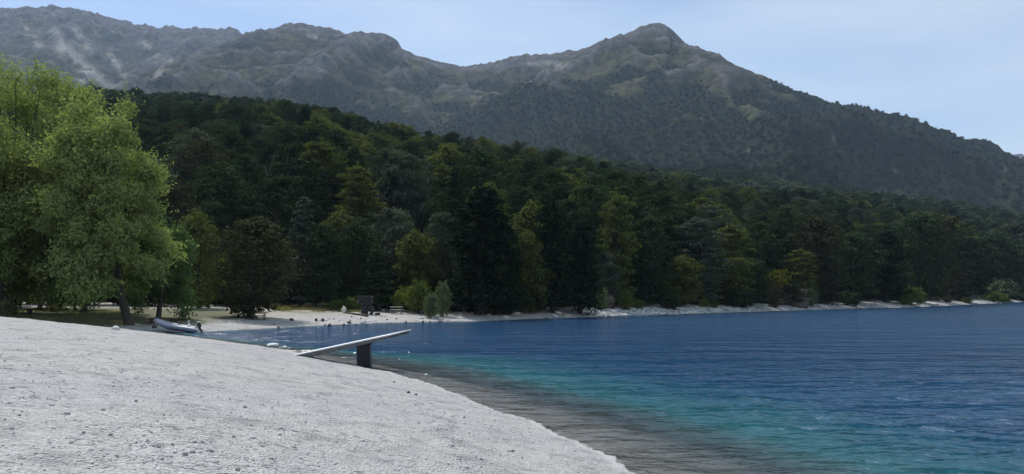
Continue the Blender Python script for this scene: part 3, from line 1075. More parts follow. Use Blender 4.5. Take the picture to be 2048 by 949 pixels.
FRONT = [
    (2, 398, 112, 428, 105, 'olive green round tree just right of the willows behind the sandy track', 'olive_leaf'),
    (5, 340, 128, 372, 120, 'dark brownish tree rising behind the willow crown on the left', None),
    (8, 500, 93, 438, 165, 'broad brownish green tree shading the picnic table on the sand', 'rust_leaf'),
    (7, 598, 122, 396, 105, 'pale pointed conifer standing behind the brownish tree', 'grey_leaf'),
    (9, 655, 119, 450, 100, 'dark green tree behind the grassy bank left of the stone fireplace', 'dark_leaf'),
    (8, 706, 122, 448, 110, 'dark rounded tree directly above the white sack on the bank', 'dark_leaf'),
    (7, 752, 117, 500, 90, 'small green conifer behind the stone fireplace', 'dark_leaf'),
    (4, 790, 128, 420, 110, 'grey green tree behind the pale topped picnic table', None),
    (2, 838, 121, 470, 100, 'mid green rounded tree left of the big black cypress', 'olive_leaf'),
    (1, 885, 124, 430, 90, 'olive tinged tree touching the left side of the big black cypress', 'grey_leaf'),
    (3, 958, 112, 372, 165, 'tallest almost black cypress at the water edge with shaded beach below', None),
    (6, 975, 117, 368, 110, 'olive topped tree crowning the big black cypress', 'olive_leaf'),
    (9, 1020, 116, 455, 95, 'dark tree leaning out from the right side of the black cypress', 'black_leaf'),
    (2, 1058, 119, 468, 85, 'lighter green tree over the bright sand patch', 'olive_leaf'),
    (3, 1105, 121, 398, 105, 'second tall black cypress above the bright sand patch', None),
    (9, 1160, 124, 440, 105, 'broad dark tree drooping to the shore left of the earth bank', 'black_leaf'),
    (6, 1232, 132, 385, 95, 'olive lit tree crown standing high right of the earth bank', 'olive_leaf'),
    (4, 1213, 129, 505, 60, 'small grey green tree above the bare earth bank', None),
    (1, 1290, 133, 440, 110, 'dark layered tree behind the light green shoreline shrub', 'dark_leaf'),
    (2, 1362, 139, 515, 85, 'light green bushy tree right of the dark layered one', 'olive_leaf'),
    (0, 1405, 147, 436, 105, 'layered dark tree with a paler flat top near the boulder strip', 'grey_leaf'),
    (6, 1462, 152, 452, 105, 'olive layered tree above the low yellow green bushes', 'olive_leaf'),
    (8, 1500, 156, 520, 85, 'low dark green tree overhanging the grey boulders', 'dark_leaf'),
    (9, 1548, 172, 470, 85, 'upright dark tree behind the yellow broom bush', 'dark_leaf'),
    (8, 1640, 182, 436, 115, 'round brownish tree above the pair of tawny bushes', 'rust_leaf'),
    (0, 1600, 190, 500, 80, 'green layered tree just behind the yellow broom bush', 'olive_leaf'),
    (1, 1705, 200, 470, 115, 'dark broad tree over the narrow sand tongue', 'dark_leaf'),
    (3, 1770, 208, 462, 100, 'dark pointed tree left of the bright green shore bush', None),
    (8, 1840, 225, 430, 110, 'dark rounded tree above the bright green shore bush', 'dark_leaf'),
    (5, 1895, 240, 440, 120, 'brown tinged tree on the right part of the far shore', None),
    (1, 1930, 262, 480, 105, 'dark tree left of the pale green thicket', 'black_leaf'),
    (8, 2000, 300, 470, 120, 'dark tree behind the pale green thicket at the right edge', 'dark_leaf'),
    (0, 2040, 340, 445, 110, 'grey green tree at the right edge of the far shore', 'grey_leaf'),
    (8, 150, 118, 470, 150, 'dark tree deep in shade behind the big willow', 'black_leaf'),
    (9, 60, 120, 480, 140, 'dark tree at the left edge behind the picnic benches', 'black_leaf'),
    (8, 240, 122, 450, 150, 'dark tree behind the leaning willow trunk', 'black_leaf'),
    (2, 455, 124, 470, 110, 'green tree behind the brownish tree by the track', 'dark_leaf'),
    (9, 300, 117, 500, 120, 'shaded dark tree behind the small blue green willow', 'black_leaf'),
    (9, 560, 127, 500, 100, 'dark tree in shade behind the sandy track end', 'black_leaf'),
]
FRONT = [(a[0], a[1], max(a[2], shore_y(a[1]) + 8.5 + a[4] / F_PX * a[2] * 0.5) if a[1] > 1180 else a[2]) + tuple(a[3:]) for a in FRONT]
for a in FRONT:
    front_tree(*a)

# hillside: every place a tree stands
cand = []
v = 116.0
while v < 470:
    step = 6.6 + (v - 116) * 0.006
    n = int(v * 1.5 / step)
    for k in range(n):
        a_ = -0.72 + 1.42 * (k + rng.random()) / n
        rr_ = v + rng.random() * step
        cand.append((math.sin(a_) * rr_, math.cos(a_) * rr_))
    v += step
cand = np.array(cand)
hc, s_c, b_c, t_c, _ = terrain(cand[:, 0], cand[:, 1], False)
pxc = CX + F_PX * cand[:, 0] / cand[:, 1]
pyc = py_of(cand[:, 0], cand[:, 1], hc)
ok = (t_c > 0.002) & (s_c > np.where(pxc > 1180, 13, 10)) & (hc > 0.8)
fx = np.array([xat(a[1], a[2]) for a in FRONT])
fy = np.array([a[2] for a in FRONT])
dd = np.min(np.hypot(cand[:, 0:1] - fx[None], cand[:, 1:2] - fy[None]), 1)
ok &= dd > 3.2
cand, hc, pxc, pyc, t_c = cand[ok], hc[ok], pxc[ok], pyc[ok], t_c[ok]


def zone_kind(px, py, x, y):
    """Which kind stands where: brown woods on the left, olive crowns in the middle, dark woods on the right."""
    n = float(fbm(np.array([x / 26.0]), np.array([y / 26.0]), 2, 500)[0])
    u = rng.random()
    if px < 480 and py < 470:
        w = [3, 3, 0.4, 2, 1.0, 2.6, 0.4, 1.2, 2.5, 2]
    elif 620 < px < 1020 and 290 < py < 460:
        w = [3, 2.4, 2.2, 1, 1.6, 0.4, 2.4, 1, 2, 1.5]
    elif px > 1500:
        w = [3, 3, 0.5, 2.4, 1.3, 1.5, 0.7, 1.6, 2.6, 2.2]
    else:
        w = [3, 3, 1.2, 2.2, 1.6, 0.7, 1.2, 1.5, 2.4, 2]
    w = np.array(w)
    w[[2, 6]] *= max(0.2, 1 + 1.6 * n)
    w[[3, 9]] *= max(0.2, 1 - 1.4 * n)
    return int(np.searchsorted(np.cumsum(w / w.sum()), u))


T_ALL = []
for i in range(len(cand)):
    x, y = cand[i]
    pi = zone_kind(pxc[i], pyc[i], x, y)
    H = PROTO[pi][1]
    young = y < 150 and rng.random() < 0.3
    ht = rng.uniform(11.5, 21) * (0.5 if young else 1) * (1.08 if pxc[i] < 700 else 1.0)
    ht *= float(np.interp(y, [130, 170, 300, 470], [0.85, 1.0, 0.85, 0.72]))
    wd = ht * rng.uniform(0.8, 1.15) * (1.25 if ht < 11 else 1.0)
    T_ALL.append((ht / y, x, y, hc[i], pi, wd / H, ht / H, rng.uniform(0, 6.28), pxc[i], pyc[i]))
T_ALL.sort(key=lambda q: -q[0])
inview = [q for q in T_ALL if -40 < q[8] < 2090 and not (q[8] < 250 and q[9] > 180)]
single = inview[:255]
sid = set(id(q) for q in single)
LAB = {'layer': ('layered dark beech tree', 'layered olive beech tree'), 'broad': ('spreading dark broadleaf tree', 'grey green broadleaf tree'), 'round': ('round olive green tree', 'round dark green tree'),
       'cypress': ('dense black green cypress', 'dense dark cypress'), 'sparse': ('thin brownish tree', 'thin brownish tree'), 'spruce': ('pointed dark conifer', 'pointed dark conifer')}
ADJ = {'dark_leaf': 'dark green', 'black_leaf': 'almost black', 'olive_leaf': 'olive green', 'grey_leaf': 'grey green', 'rust_leaf': 'brownish'}
SHAPE = {'layer': 'layered beech tree', 'broad': 'spreading broadleaf tree', 'round': 'rounded tree', 'cypress': 'dense cypress', 'sparse': 'thin crowned tree', 'spruce': 'pointed conifer'}


def zone_name(px):
    if px < 430:
        return 'up the slope above the willows'
    if px < 760:
        return 'on the slope above the sandy bank'
    if px < 1120:
        return 'on the slope above the black cypresses'
    if px < 1520:
        return 'on the slope above the boulder shore'
    return 'on the slope at the right of the lake'


MARKS = [(60, 'the huge left willow'), (262, 'the leaning willow'), (400, 'the olive round tree'), (505, 'the shaded picnic table'), (598, 'the pale pointed conifer'), (706, 'the white sack'),
         (793, 'the pale topped picnic table'), (880, 'the pale shrub pair'), (958, 'the tallest black cypress'), (1058, 'the bright sand patch'), (1105, 'the second black cypress'), (1205, 'the earth bank'),
         (1290, 'the light green shore shrub'), (1362, 'the white boulder strip'), (1440, 'the yellow green bushes'), (1556, 'the yellow broom'), (1640, 'the round brownish tree'), (1705, 'the sand tongue'),
         (1822, 'the lone bright shrub'), (1934, 'the small light shrub'), (2002, 'the pale thicket')]
used_labels = {}


def describe(q, adj, shape):
    mk = min(MARKS, key=lambda m: abs(m[0] - q[8]))
    off = q[8] - mk[0]
    side = 'above ' if abs(off) < 18 else ('left above ' if off < 0 else 'right above ')
    lev = 'low' if q[2] < 137 else ('midway' if q[2] < 165 else ('high' if q[2] < 200 else 'highest'))
    size = 'tall ' if q[0] * q[2] > 17 else ('small ' if q[0] * q[2] < 12 else '')
    return size + adj + ' ' + shape + ' ' + lev + ' on slope ' + side + mk[1].replace('the ', '')


from collections import defaultdict
by_label = defaultdict(list)
for q in single:
    by_label[describe(q, ADJ[PROTO[q[4]][3]], SHAPE[PROTO[q[4]][4]])].append(q)
FINAL = {}
for lab, qs in by_label.items():
    qs.sort(key=lambda q: q[2])
    names_ = {1: [''], 2: ['nearer ', 'farther '], 3: ['nearest ', 'middle ', 'farthest ']}.get(len(qs), ['nearest '] + ['middle '] * (len(qs) - 2) + ['farthest '])
    for q, pre in zip(qs, names_):
        FINAL[id(q)] = pre + lab
for q in single:
    meshes, H, R, lm, kind = PROTO[q[4]]
    lab = FINAL[id(q)]
    place_tree(meshes, q[1], q[2], q[5], q[6], q[7], lab, 'trees of the wooded slope', None, KIND_NAME[kind], q[3])


def scatter(name, P, rot, scl, idx, sources, label, align=None):
    """One object: points that carry a source mesh each."""
    me = bpy.data.meshes.new(name)
    me.vertices.add(len(P))
    me.vertices.foreach_set('co', np.asarray(P, np.float32).ravel())
    a = me.attributes.new('turn', 'FLOAT_VECTOR', 'POINT')
    rv = np.zeros((len(P), 3), np.float32)
    rv[:, 2] = rot
    if align is not None:
        rv[:, :2] = align
    a.data.foreach_set('vector', rv.ravel())
    a = me.attributes.new('size', 'FLOAT_VECTOR', 'POINT')
    a.data.foreach_set('vector', np.asarray(scl, np.float32).ravel())
    a = me.attributes.new('pick', 'INT', 'POINT')
    a.data.foreach_set('value', np.asarray(idx, np.int32))
    o = obj(name, me)
    tag(o, label, kind='stuff')
    ng = bpy.data.node_groups.new(name + '_nodes', 'GeometryNodeTree')
    ng.interface.new_socket('Geometry', in_out='INPUT', socket_type='NodeSocketGeometry')
    ng.interface.new_socket('Geometry', in_out='OUTPUT', socket_type='NodeSocketGeometry')
    gi, go = ng.nodes.new('NodeGroupInput'), ng.nodes.new('NodeGroupOutput')
    join = ng.nodes.new('GeometryNodeJoinGeometry')
    infos = []
    for so in sources:
        n = ng.nodes.new('GeometryNodeObjectInfo')
        n.transform_space = 'ORIGINAL'
        n.inputs['Object'].default_value = so
        n.inputs['As Instance'].default_value = True
        infos.append(n)
    for n in reversed(infos):
        ng.links.new(n.outputs['Geometry'], join.inputs[0])
    iop = ng.nodes.new('GeometryNodeInstanceOnPoints')
    iop.inputs['Pick Instance'].default_value = True

    def at_(nm, typ):
        n = ng.nodes.new('GeometryNodeInputNamedAttribute')
        n.data_type = typ
        n.inputs['Name'].default_value = nm
        return n.outputs['Attribute']
    ng.links.new(gi.outputs[0], iop.inputs['Points'])
    ng.links.new(join.outputs[0], iop.inputs['Instance'])
    ng.links.new(at_('pick', 'INT'), iop.inputs['Instance Index'])
    ng.links.new(at_('turn', 'FLOAT_VECTOR'), iop.inputs['Rotation'])
    ng.links.new(at_('size', 'FLOAT_VECTOR'), iop.inputs['Scale'])
    ng.links.new(iop.outputs[0], go.inputs[0])
    md = o.modifiers.new('scatter', 'NODES')
    md.node_group = ng
    return o


def source(name, me):
    return bpy.data.objects.new(name, me)          # never linked: only the scatter refers to it


rest = [q for q in T_ALL if id(q) not in sid]
src = [source('crown_source', p[0][1]) for p in PROTO]
P = np.array([(q[1], q[2], q[3]) for q in rest])
scatter('forest_trees', P, [q[7] for q in rest], [(q[5], q[5], q[6]) for q in rest], [q[4] for q in rest], src, 'dense dark forest covering the slope behind the lake shore')

# farther woods and mountain scrub, small crowns
LOD = []
for k, (kind, lm, lf, nn) in enumerate([('round', 'dark_leaf', 1.1, 420), ('broad', 'dark_leaf', 1.1, 420), ('cypress', 'black_leaf', 1.0, 380), ('round', 'grey_leaf', 1.1, 420), ('layer', 'olive_leaf', 1.1, 420), ('sparse', 'rust_leaf', 1.1, 520)]):
    H = 10.0
    tm, cm = make_tree_meshes(kind, 60 + k, H, lm, nn, lf, 'bark', 3.4, 0.05)
    LOD.append(source('small_crown_source', cm))


def far_points(r0, r1, spacing, a0=-0.66, a1=0.64):
    out = []
    v = r0
    while v < r1:
        n = int(v * (a1 - a0) / spacing)
        a_ = a0 + (a1 - a0) * (np.arange(n) + rng.random(n)) / n
        r_ = v + rng.random(n) * spacing
        out.append(np.stack([np.sin(a_) * r_, np.cos(a_) * r_], 1))
        v += spacing
    return np.concatenate(out)


def sample_grid(p, field):
    """Bilinear look-up in the ground grid (front part)."""
    az, rr, shp = GR['az'], GR['rr'], GR['shp']
    A = np.arctan2(p[:, 0], p[:, 1])
    R = np.hypot(p[:, 0], p[:, 1])
    na = 800
    fa = (A - az[0]) / (az[na - 1] - az[0]) * (na - 1)
    fr = np.interp(R, rr, np.arange(len(rr)))
    ia, ir = np.clip(fa.astype(int), 0, na - 2), np.clip(fr.astype(int), 0, len(rr) - 2)
    ta, tr_ = fa - ia, fr - ir
    G_ = GR[field].reshape(shp)
    return (G_[ir, ia] * (1 - ta) + G_[ir, ia + 1] * ta) * (1 - tr_) + (G_[ir + 1, ia] * (1 - ta) + G_[ir + 1, ia + 1] * ta) * tr_


pA = far_points(470, 1150, 8.5)
pB = far_points(1150, 2300, 13)
pC = far_points(2300, 3250, 18)
far = np.concatenate([pA, pB, pC])
zf = sample_grid(far, 'h')
vf = sample_grid(far, 'veg')
Rf = np.hypot(far[:, 0], far[:, 1])
keep = (rng.random(len(far)) < np.where(Rf < 1000, 1, vf ** 1.3)) & (zf > 1)
# drop what sits behind a crest seen from the beach: the view line to it is blocked by higher ground in front
far, zf, vf, Rf = far[keep], zf[keep], vf[keep], Rf[keep]
Hg = GR['h'].reshape(GR['shp'])[:, :800]
ang = (Hg - CAM_Z) / GR['rr'][:, None]
hor = np.maximum.accumulate(ang, 0)
GR['hor'] = np.concatenate([hor, np.zeros((hor.shape[0], GR['shp'][1] - 800))], 1).ravel()
hf_ = sample_grid(far, 'hor')
vis = (zf + 14 - CAM_Z) / Rf > hf_ - 0.002
far, zf, vf, Rf = far[vis], zf[vis], vf[vis], Rf[vis]
nf_ = len(far)
szf = rng.uniform(0.7, 1.25, nf_) * np.interp(Rf, [470, 900, 1300, 2300, 3200], [1.55, 1.45, 1.2, 0.85, 0.7]) * (0.62 + 0.38 * vf)
pn = fbm(far[:, 0] / 120, far[:, 1] / 120, 3, 600) + fbm(far[:, 0] / 30, far[:, 1] / 30, 2, 610) * 0.5
u = rng.random(nf_)
pick = np.where(u < 0.3, 0, np.where(u < 0.5, 1, np.where(u < 0.72, 2, 3)))
pick = np.where((pn > 0.22) & (u > 0.45), 4, pick)
pick = np.where((pn < -0.15) & (u > 0.55), 5, pick)
sclf = np.stack([szf * rng.uniform(0.9, 1.3, nf_), szf * rng.uniform(0.9, 1.3, nf_), szf * rng.uniform(0.75, 1.05, nf_) * np.where(Rf > 1200, 0.7, 0.9)], 1)
scatter('mountain_woods', np.concatenate([far, (zf - 0.8)[:, None]], 1), rng.uniform(0, 6.28, nf_), sclf, pick, LOD, 'dark woods and scrub spread over the mountain sides')
print('individual trees', len(single) + len(FRONT), 'forest', len(rest), 'far', nf_)

# ------------------------------------------------------------------ willows on the left
def willow(px, Y, top, half, label, trunk_pts, n_leaf, leaf, mat, z_low, seed, depth=None, name='willow_tree', cshift=(0, 0)):
    r = np.random.default_rng(seed)
    x = xat(px, Y)
    z = gz(x, Y)
    H = at(px, top, Y)[2] - z
    R = half / F_PX * Y
    e = empty(name, (x, Y, z), 0)
    tag(e, label, 'tree')
    mb = MB()
    tp = [(p[0], p[1], p[2]) for p in trunk_pts]
    mb.tube(tp, [p[3] for p in trunk_pts], 9)
    root = Vector(tp[-1])
    cen, rad = [], []
    nb = int(40 + R * 13)
    cx_, cy_ = cshift
    for k in range(nb):
        u = r.normal(size=3)
        u /= np.linalg.norm(u)
        q = r.uniform(0.55, 1.0) if k % 4 else r.uniform(0.2, 0.6)
        hz = (H - z_low) / 2
        zc = z_low + hz + u[2] * hz * q * 0.93
        t = (zc - z_low) / (H - z_low)
        env = (1 - max(0, (t - 0.4) / 0.6) ** 2.1) ** 0.5
        w = math.hypot(u[0], u[1]) + 1e-6
        rr_ = R * env * (q ** 0.6) * min(1, (0.6 if u[2] < 0 else 0.35) + w)
        c = (cx_ + u[0] / w * rr_ * 0.92, cy_ + u[1] / w * rr_ * 0.92, zc)
        pr = r.uniform(0.09, 0.19) * (R + 4)
        cen.append(c)
        rad.append((pr, pr, pr * r.uniform(0.6, 0.95), (pr / (0.15 * (R + 4))) ** 2))
        if k % 3 == 0:
            mid = root.lerp(Vector(c), 0.5) + Vector((0, 0, 0.3 + r.random()))
            mb.tube([tuple(root), tuple(mid), c], [trunk_pts[-1][3] * 0.55, trunk_pts[-1][3] * 0.28, 0.03], 5, False)
    C, Nn = crown_points(r, cen, rad, n_leaf / len(cen), 0.35)
    # twig-ends: leaves gather in short sprays so the rim is ragged
    j = r.integers(0, len(C), len(C) // 10)
    ends = []
    for q in j[: len(C) // 14]:
        dirv = r.normal(size=3) * 0.5 + np.array([0, 0, 0.3]) + (C[q] - np.array([cx_, cy_, H * 0.5])) / (R + 1)
        ends.append(C[q] + dirv * np.linspace(0.1, 0.8, 5)[:, None])
    E = np.concatenate(ends)
    C = np.concatenate([C, E + r.normal(size=E.shape) * 0.06])
    Nn = np.concatenate([Nn, r.normal(size=E.shape) + np.array([0, 0, 0.4])])
    S = r.uniform(0.6, 1.25, len(C)) * leaf
    V, Q = leaf_quads(C, Nn, S, r, 0.5)
    obj('crown', np_mesh('crown', V, Q, M[mat]), e)
    mb.build('trunk', M['bark'], e, smooth=True)
    return e


willow(20, 84, 102, 196, 'huge bright green willow filling the left edge of the view', [(0, 0, -0.5, 0.7), (0.2, 0, 2, 0.5), (0.6, 0.3, 4.5, 0.42), (0.3, 0, 7.5, 0.34)], 80000, 0.30, 'willow_leaf', 0.4, 901)
willow(2, 79, 395, 92, 'yellow green willow hanging low in front of the huge one at the left edge', [(0, 0, -0.4, 0.3), (0.1, 0, 2.0, 0.24), (0.2, 0, 4.2, 0.18)], 26000, 0.28, 'willow_leaf', 0.9, 907)
willow(262, 76, 186, 122, 'bright green willow with a leaning dark trunk behind the beach ridge', [(0, 0, -0.5, 0.62), (-0.25, 0, 0.6, 0.42), (-0.9, 0.2, 2.2, 0.36), (-1.5, 0.4, 4.2, 0.32), (-1.8, 0.3, 7.0, 0.26)], 56000, 0.27, 'willow_leaf', 0.5, 902, cshift=(-2.9, 0.5))
willow(318, 84, 432, 62, 'small blue green willow hanging low right of the leaning trunk', [(0, 0, -0.4, 0.3), (0.1, 0, 1.5, 0.24), (0.3, 0, 3.2, 0.2)], 15000, 0.24, 'willow_dark', -0.6, 903)
willow(40, 99, 480, 84, 'low yellow green willow drooping to the ground behind the left picnic tables', [(0, 0, -0.4, 0.26), (0.1, 0, 1.0, 0.2), (0.2, 0, 2.2, 0.15)], 16000, 0.27, 'willow_leaf', -0.6, 905)
willow(150, 98, 485, 60, 'low dim willow growth right of the yellow green one', [(0, 0, -0.4, 0.2), (0.1, 0, 1.2, 0.16), (0.2, 0, 2.4, 0.12)], 9000, 0.27, 'willow_dark', 0.2, 906)
willow(168, 90, 330, 110, 'darker green willow between the two bright willows', [(0, 0, -0.4, 0.4), (0.2, 0, 2.5, 0.32), (0, 0.2, 5, 0.26)], 16000, 0.3, 'willow_dark', 0.8, 904)


# ------------------------------------------------------------------ dead pale trees in the dark wood
def dead_tree(px, Y, pts, label):
    x = xat(px, Y)
    z = gz(x, Y)
    e = empty('dead_tree', (x, Y, z))
    tag(e, label, 'dead tree')
    k = Y / F_PX
    x0, y0 = pts[0][0][:2]
    for i, stem in enumerate(pts):
        mb = MB()
        base = at(px, stem[0][1], Y)[2] - z
        P_ = []
        for (qx, qy) in stem:
            w = at(qx, qy, Y - 1.5)
            P_.append((w[0] - x, -1.5, w[2] - z))
        if i == 0:
            P_ = [(P_[0][0] - 0.4, -0.8, -0.5)] + P_
        R_ = np.linspace(0.30 if i == 0 else 0.2, 0.07, len(P_))
        mb.tube(P_, list(R_), 7)
        o = mb.build('trunk' if i == 0 else 'branch', M['pale_bark'], e, smooth=True)
    return e


dead_tree(540, 158, [[(535, 425), (553, 376), (585, 337), (604, 312)], [(556, 372), (565, 352), (574, 325), (578, 300)], [(585, 337), (600, 331), (616, 318)], [(598, 320), (606, 308), (622, 314)]], 'pale dead tree leaning right with forked bare trunks on the dark slope')
dead_tree(524, 160, [[(522, 412), (535, 360), (546, 320), (552, 298)], [(535, 360), (531, 335), (534, 318)]], 'thin grey dead trunk leaning beside the forked dead tree')
dead_tree(480, 165, [[(470, 400), (478, 350), (482, 318)], [(478, 350), (488, 332), (493, 322)]], 'grey bare trunk standing under a brownish crown')

# ------------------------------------------------------------------ ground look-up by line of sight
_Ys = np.concatenate([np.linspace(4, 30, 500), np.linspace(30, 140, 900)[1:], np.linspace(140, 420, 500)[1:]])


def on_ground(px, py, y_from=0):
    """Where a view line meets the land or the water."""
    u, v = (px - CX) / F_PX, (CY - py) / F_PX
    d = (u, CP - v * SP, SP + v * CP)
    Y = _Ys[_Ys > y_from]
    X, Z = d[0] / d[1] * Y, CAM_Z + d[2] / d[1] * Y
    h, *_ = terrain(X, Y, True)
    h = np.maximum(h, 0)
    k = np.argmax(Z < h)
    return float(X[k]), float(Y[k]), float(h[k])


# ------------------------------------------------------------------ shrubs
SHR = {}
for k, (mat, leaf) in enumerate([('shrub_leaf', 0.2), ('pale_leaf', 0.2), ('yellow_leaf', 0.2), ('rust_leaf', 0.22), ('dry_leaf', 0.16), ('dark_leaf', 0.24)]):
    SHR[mat] = [make_tree_meshes('round', 200 + k * 2 + j, 3.0, mat, 2200, leaf, 'bark', 1.5, 0.0) for j in range(2)]


def shrub(px, Y, top, width, mat, label, base=None, name='shrub', cat='shrub', group=None, v=0):
    x = xat(px, Y)
    z = gz(x, Y)
    H = max(0.4, at(px, top, Y)[2] - z)
    W = width / F_PX * Y
    if px > 1180:
        Y = shore_y(px) + (6 if not base else 9)
        x = xat(px, Y)
        z = gz(x, Y)
        H = max(0.4, at(px, top, Y)[2] - z)
        W = width / F_PX * Y
    if base:
        z = at(px, base, Y)[2]
        H = at(px, top, Y)[2] - z
    meshes = SHR[mat][v]
    e = empty(name, (x, Y, z - 0.05), rng.uniform(0, 6.28))
    e.scale = (W / 3.5, W / 3.5, H / 3.1)
    tag(e, label, cat, group)
    obj('stem', meshes[0], e)
    obj('foliage', meshes[1], e)
    return e


for a in [
    (838, 112, 570, 62, 'shrub_leaf', 'rounded green shrub left of the pale shrub pair'),
    (806, 115, 580, 44, 'shrub_leaf', 'green shrub just behind the pale topped picnic table'),
    (886, 108, 568, 34, 'pale_leaf', 'taller of the two pale grey green shrubs by the black cypress'),
    (862, 106, 590, 36, 'pale_leaf', 'lower of the two pale grey green shrubs by the black cypress'),
    (704, 113, 597, 36, 'shrub_leaf', 'green shrub beside the stone fireplace'),
    (676, 114, 602, 40, 'shrub_leaf', 'low green shrub behind the white sack'),
    (650, 115, 606, 30, 'dry_leaf', 'low yellowish bush on the grassy bank'),
    (554, 116, 607, 16, 'dry_leaf', 'small dry tussock at the end of the sandy track'),
    (590, 116, 609, 16, 'dry_leaf', 'small dry tussock on the crest of the sandy bank'),
    (617, 115, 607, 24, 'dry_leaf', 'wide dry tussock on the grassy bank'),
    (572, 113, 612, 10, 'dry_leaf', 'tiny dry tussock below the crest of the sandy bank'),
    (747, 114, 592, 18, 'dark_leaf', 'dark bush growing against the stone fireplace'),
    (1250, 128, 586, 38, 'shrub_leaf', 'light green shrub at the shore right of the earth bank'),
    (1276, 129, 601, 30, 'shrub_leaf', 'lower light green shrub above the pale boulders'),
    (1205, 130, 578, 26, 'pale_leaf', 'grey green bush at the foot of the earth bank'),
    (1408, 149, 598, 20, 'shrub_leaf', 'yellow green bush above the white boulder strip'),
    (1428, 150, 603, 20, 'shrub_leaf', 'second smaller yellow green bush above the white boulder strip'),
    (1556, 170, 541, 54, 'yellow_leaf', 'bright yellow broom bush on top of the earth bank', 576),
    (1588, 168, 574, 40, 'rust_leaf', 'tawny brown bush below the yellow broom'),
    (1620, 170, 578, 34, 'pale_leaf', 'pale tawny bush right of the tawny brown one'),
    (1822, 222, 577, 52, 'shrub_leaf', 'bright green shrub standing alone at the far shore'),
    (1806, 217, 598, 28, 'shrub_leaf', 'low green shrub in front of the lone bright shrub'),
    (1934, 268, 596, 22, 'shrub_leaf', 'small light green shrub on the right part of the shore'),
    (2002, 318, 561, 66, 'pale_leaf', 'tall pale green thicket near the right edge'),
    (1988, 312, 587, 52, 'shrub_leaf', 'low green thicket in front of the tall pale one'),
    (2046, 330, 570, 60, 'pale_leaf', 'pale green thicket cut by the right edge'),
    (14, 78, 600, 46, 'dry_leaf', 'dry yellowish bush at the left edge behind the beach ridge'),
    (107, 92, 611, 22, 'dry_leaf', 'small dry bush right of the wooden benches'),
    (1700, 205, 585, 40, 'dark_leaf', 'dark bush over the narrow sand tongue'),
    (1480, 158, 580, 50, 'dark_leaf', 'dark bush shading the grey boulders'),
    (1340, 141, 590, 46, 'dark_leaf', 'dark bush behind the white boulder strip'),
]:
    shrub(*a, v=int(a[0]) % 2)

def earth_bank(px, Y, top, width, depth, seed, name, label):
    Y = shore_y(px) + 8.5
    x = xat(px, Y)
    z = gz(x, Y)
    H = at(px, top, Y)[2] - z
    W = width / F_PX * Y
    vs, fs = ico(4)
    n_ = 0.80 + 0.55 * fbm(vs[:, 0] * 3.2 + seed, vs[:, 2] * 3.0 + vs[:, 1] * 2.3, 5, seed, 0.6)
    v_ = vs * n_[:, None] * np.array([W / 1.7, depth, H * 1.15])
    mb = MB()
    mb.add(v_.tolist(), fs)
    o = mb.build(name, M['soil'], None, (x, Y + depth * 0.5, z))
    tag(o, label, 'bank')


M['soil'] = simple_mat('bare_brown_soil', (0.035, 0.026, 0.022), (0.20, 0.15, 0.12), 1.1, 0.95, 0.9, 0.25, mscale=(0.6, 0.6, 1.8))
earth_bank(1572, 168, 573, 100, 3.5, 3, 'earth_bank', 'brown eroded earth bank under the yellow broom bush')
earth_bank(1207, 138, 583, 46, 2.5, 8, 'earth_bank', 'narrow bare earth bank between the dark drooping tree and the olive lit tree')

for a in [(1546, 168, 574, 30, 'rust_leaf', 'dark tawny bush at the left foot of the earth bank'),
          (1600, 168, 588, 26, 'dry_leaf', 'small dry bush between the two tawny bushes')]:
    shrub(*a, v=1)

# undergrowth that closes the foot of the wood
pu = []
for k in range(2600):
    px_ = rng.uniform(-60, 2110)
    y0_ = float(np.interp(px_, hill_px, hill_y0))
    Y_ = y0_ + rng.uniform(-2, 26) * (y0_ / 120) ** 0.5
    pu.append((xat(px_, Y_), Y_))
pu = np.array(pu)
hu, su, bu, tu, _ = terrain(pu[:, 0], pu[:, 1], False)
m_ = (su > np.where(pu[:, 0] > 8, 11, 8)) & (hu > 0.6)
pu, hu = pu[m_], hu[m_]
us = [source('undergrowth_source', SHR[m][j][1]) for m in ('dark_leaf', 'rust_leaf', 'pale_leaf') for j in (0, 1)]
uw = rng.uniform(0.7, 1.5, len(pu))
scatter('undergrowth', np.concatenate([pu, hu[:, None] - 0.3], 1), rng.uniform(0, 6.28, len(pu)), np.stack([uw, uw, uw * rng.uniform(0.6, 1.2, len(pu))], 1),
        rng.choice([0, 1, 0, 1, 2, 3, 4, 5], len(pu)), us, 'dark undergrowth along the foot of the wood')

# grass blades on the bank and behind the beach ridge
def grass_patch(name, n, region, label, mat, hgt):
    P_ = []
    for _ in range(n):
        P_.append(region())
    P_ = np.array(P_)
    h_, s_, *_r = terrain(P_[:, 0], P_[:, 1], True)
    dens = fbm(P_[:, 0] / 2.2, P_[:, 1] / 1.6, 3, 700)
    k_ = (s_ > 5) & (dens > -0.1)
    P_, h_ = P_[k_], h_[k_]
    n = len(P_)
    r = rng.uniform(0, 6.28, n)
    w = rng.uniform(0.03, 0.07, n)
    H = rng.uniform(0.5, 1.1, n) * hgt
    a = np.stack([P_[:, 0] - np.cos(r) * w, P_[:, 1] - np.sin(r) * w, h_ - 0.03], 1)
    b = np.stack([P_[:, 0] + np.cos(r) * w, P_[:, 1] + np.sin(r) * w, h_ - 0.03], 1)
    c = np.stack([P_[:, 0] + rng.normal(size=n) * 0.12, P_[:, 1] + rng.normal(size=n) * 0.12, h_ + H], 1)
    V = np.stack([a, b, c], 1).reshape(-1, 3)
    tag(obj(name, np_mesh(name, V, np.arange(n * 3).reshape(-1, 3), M[mat])), label, kind='stuff')


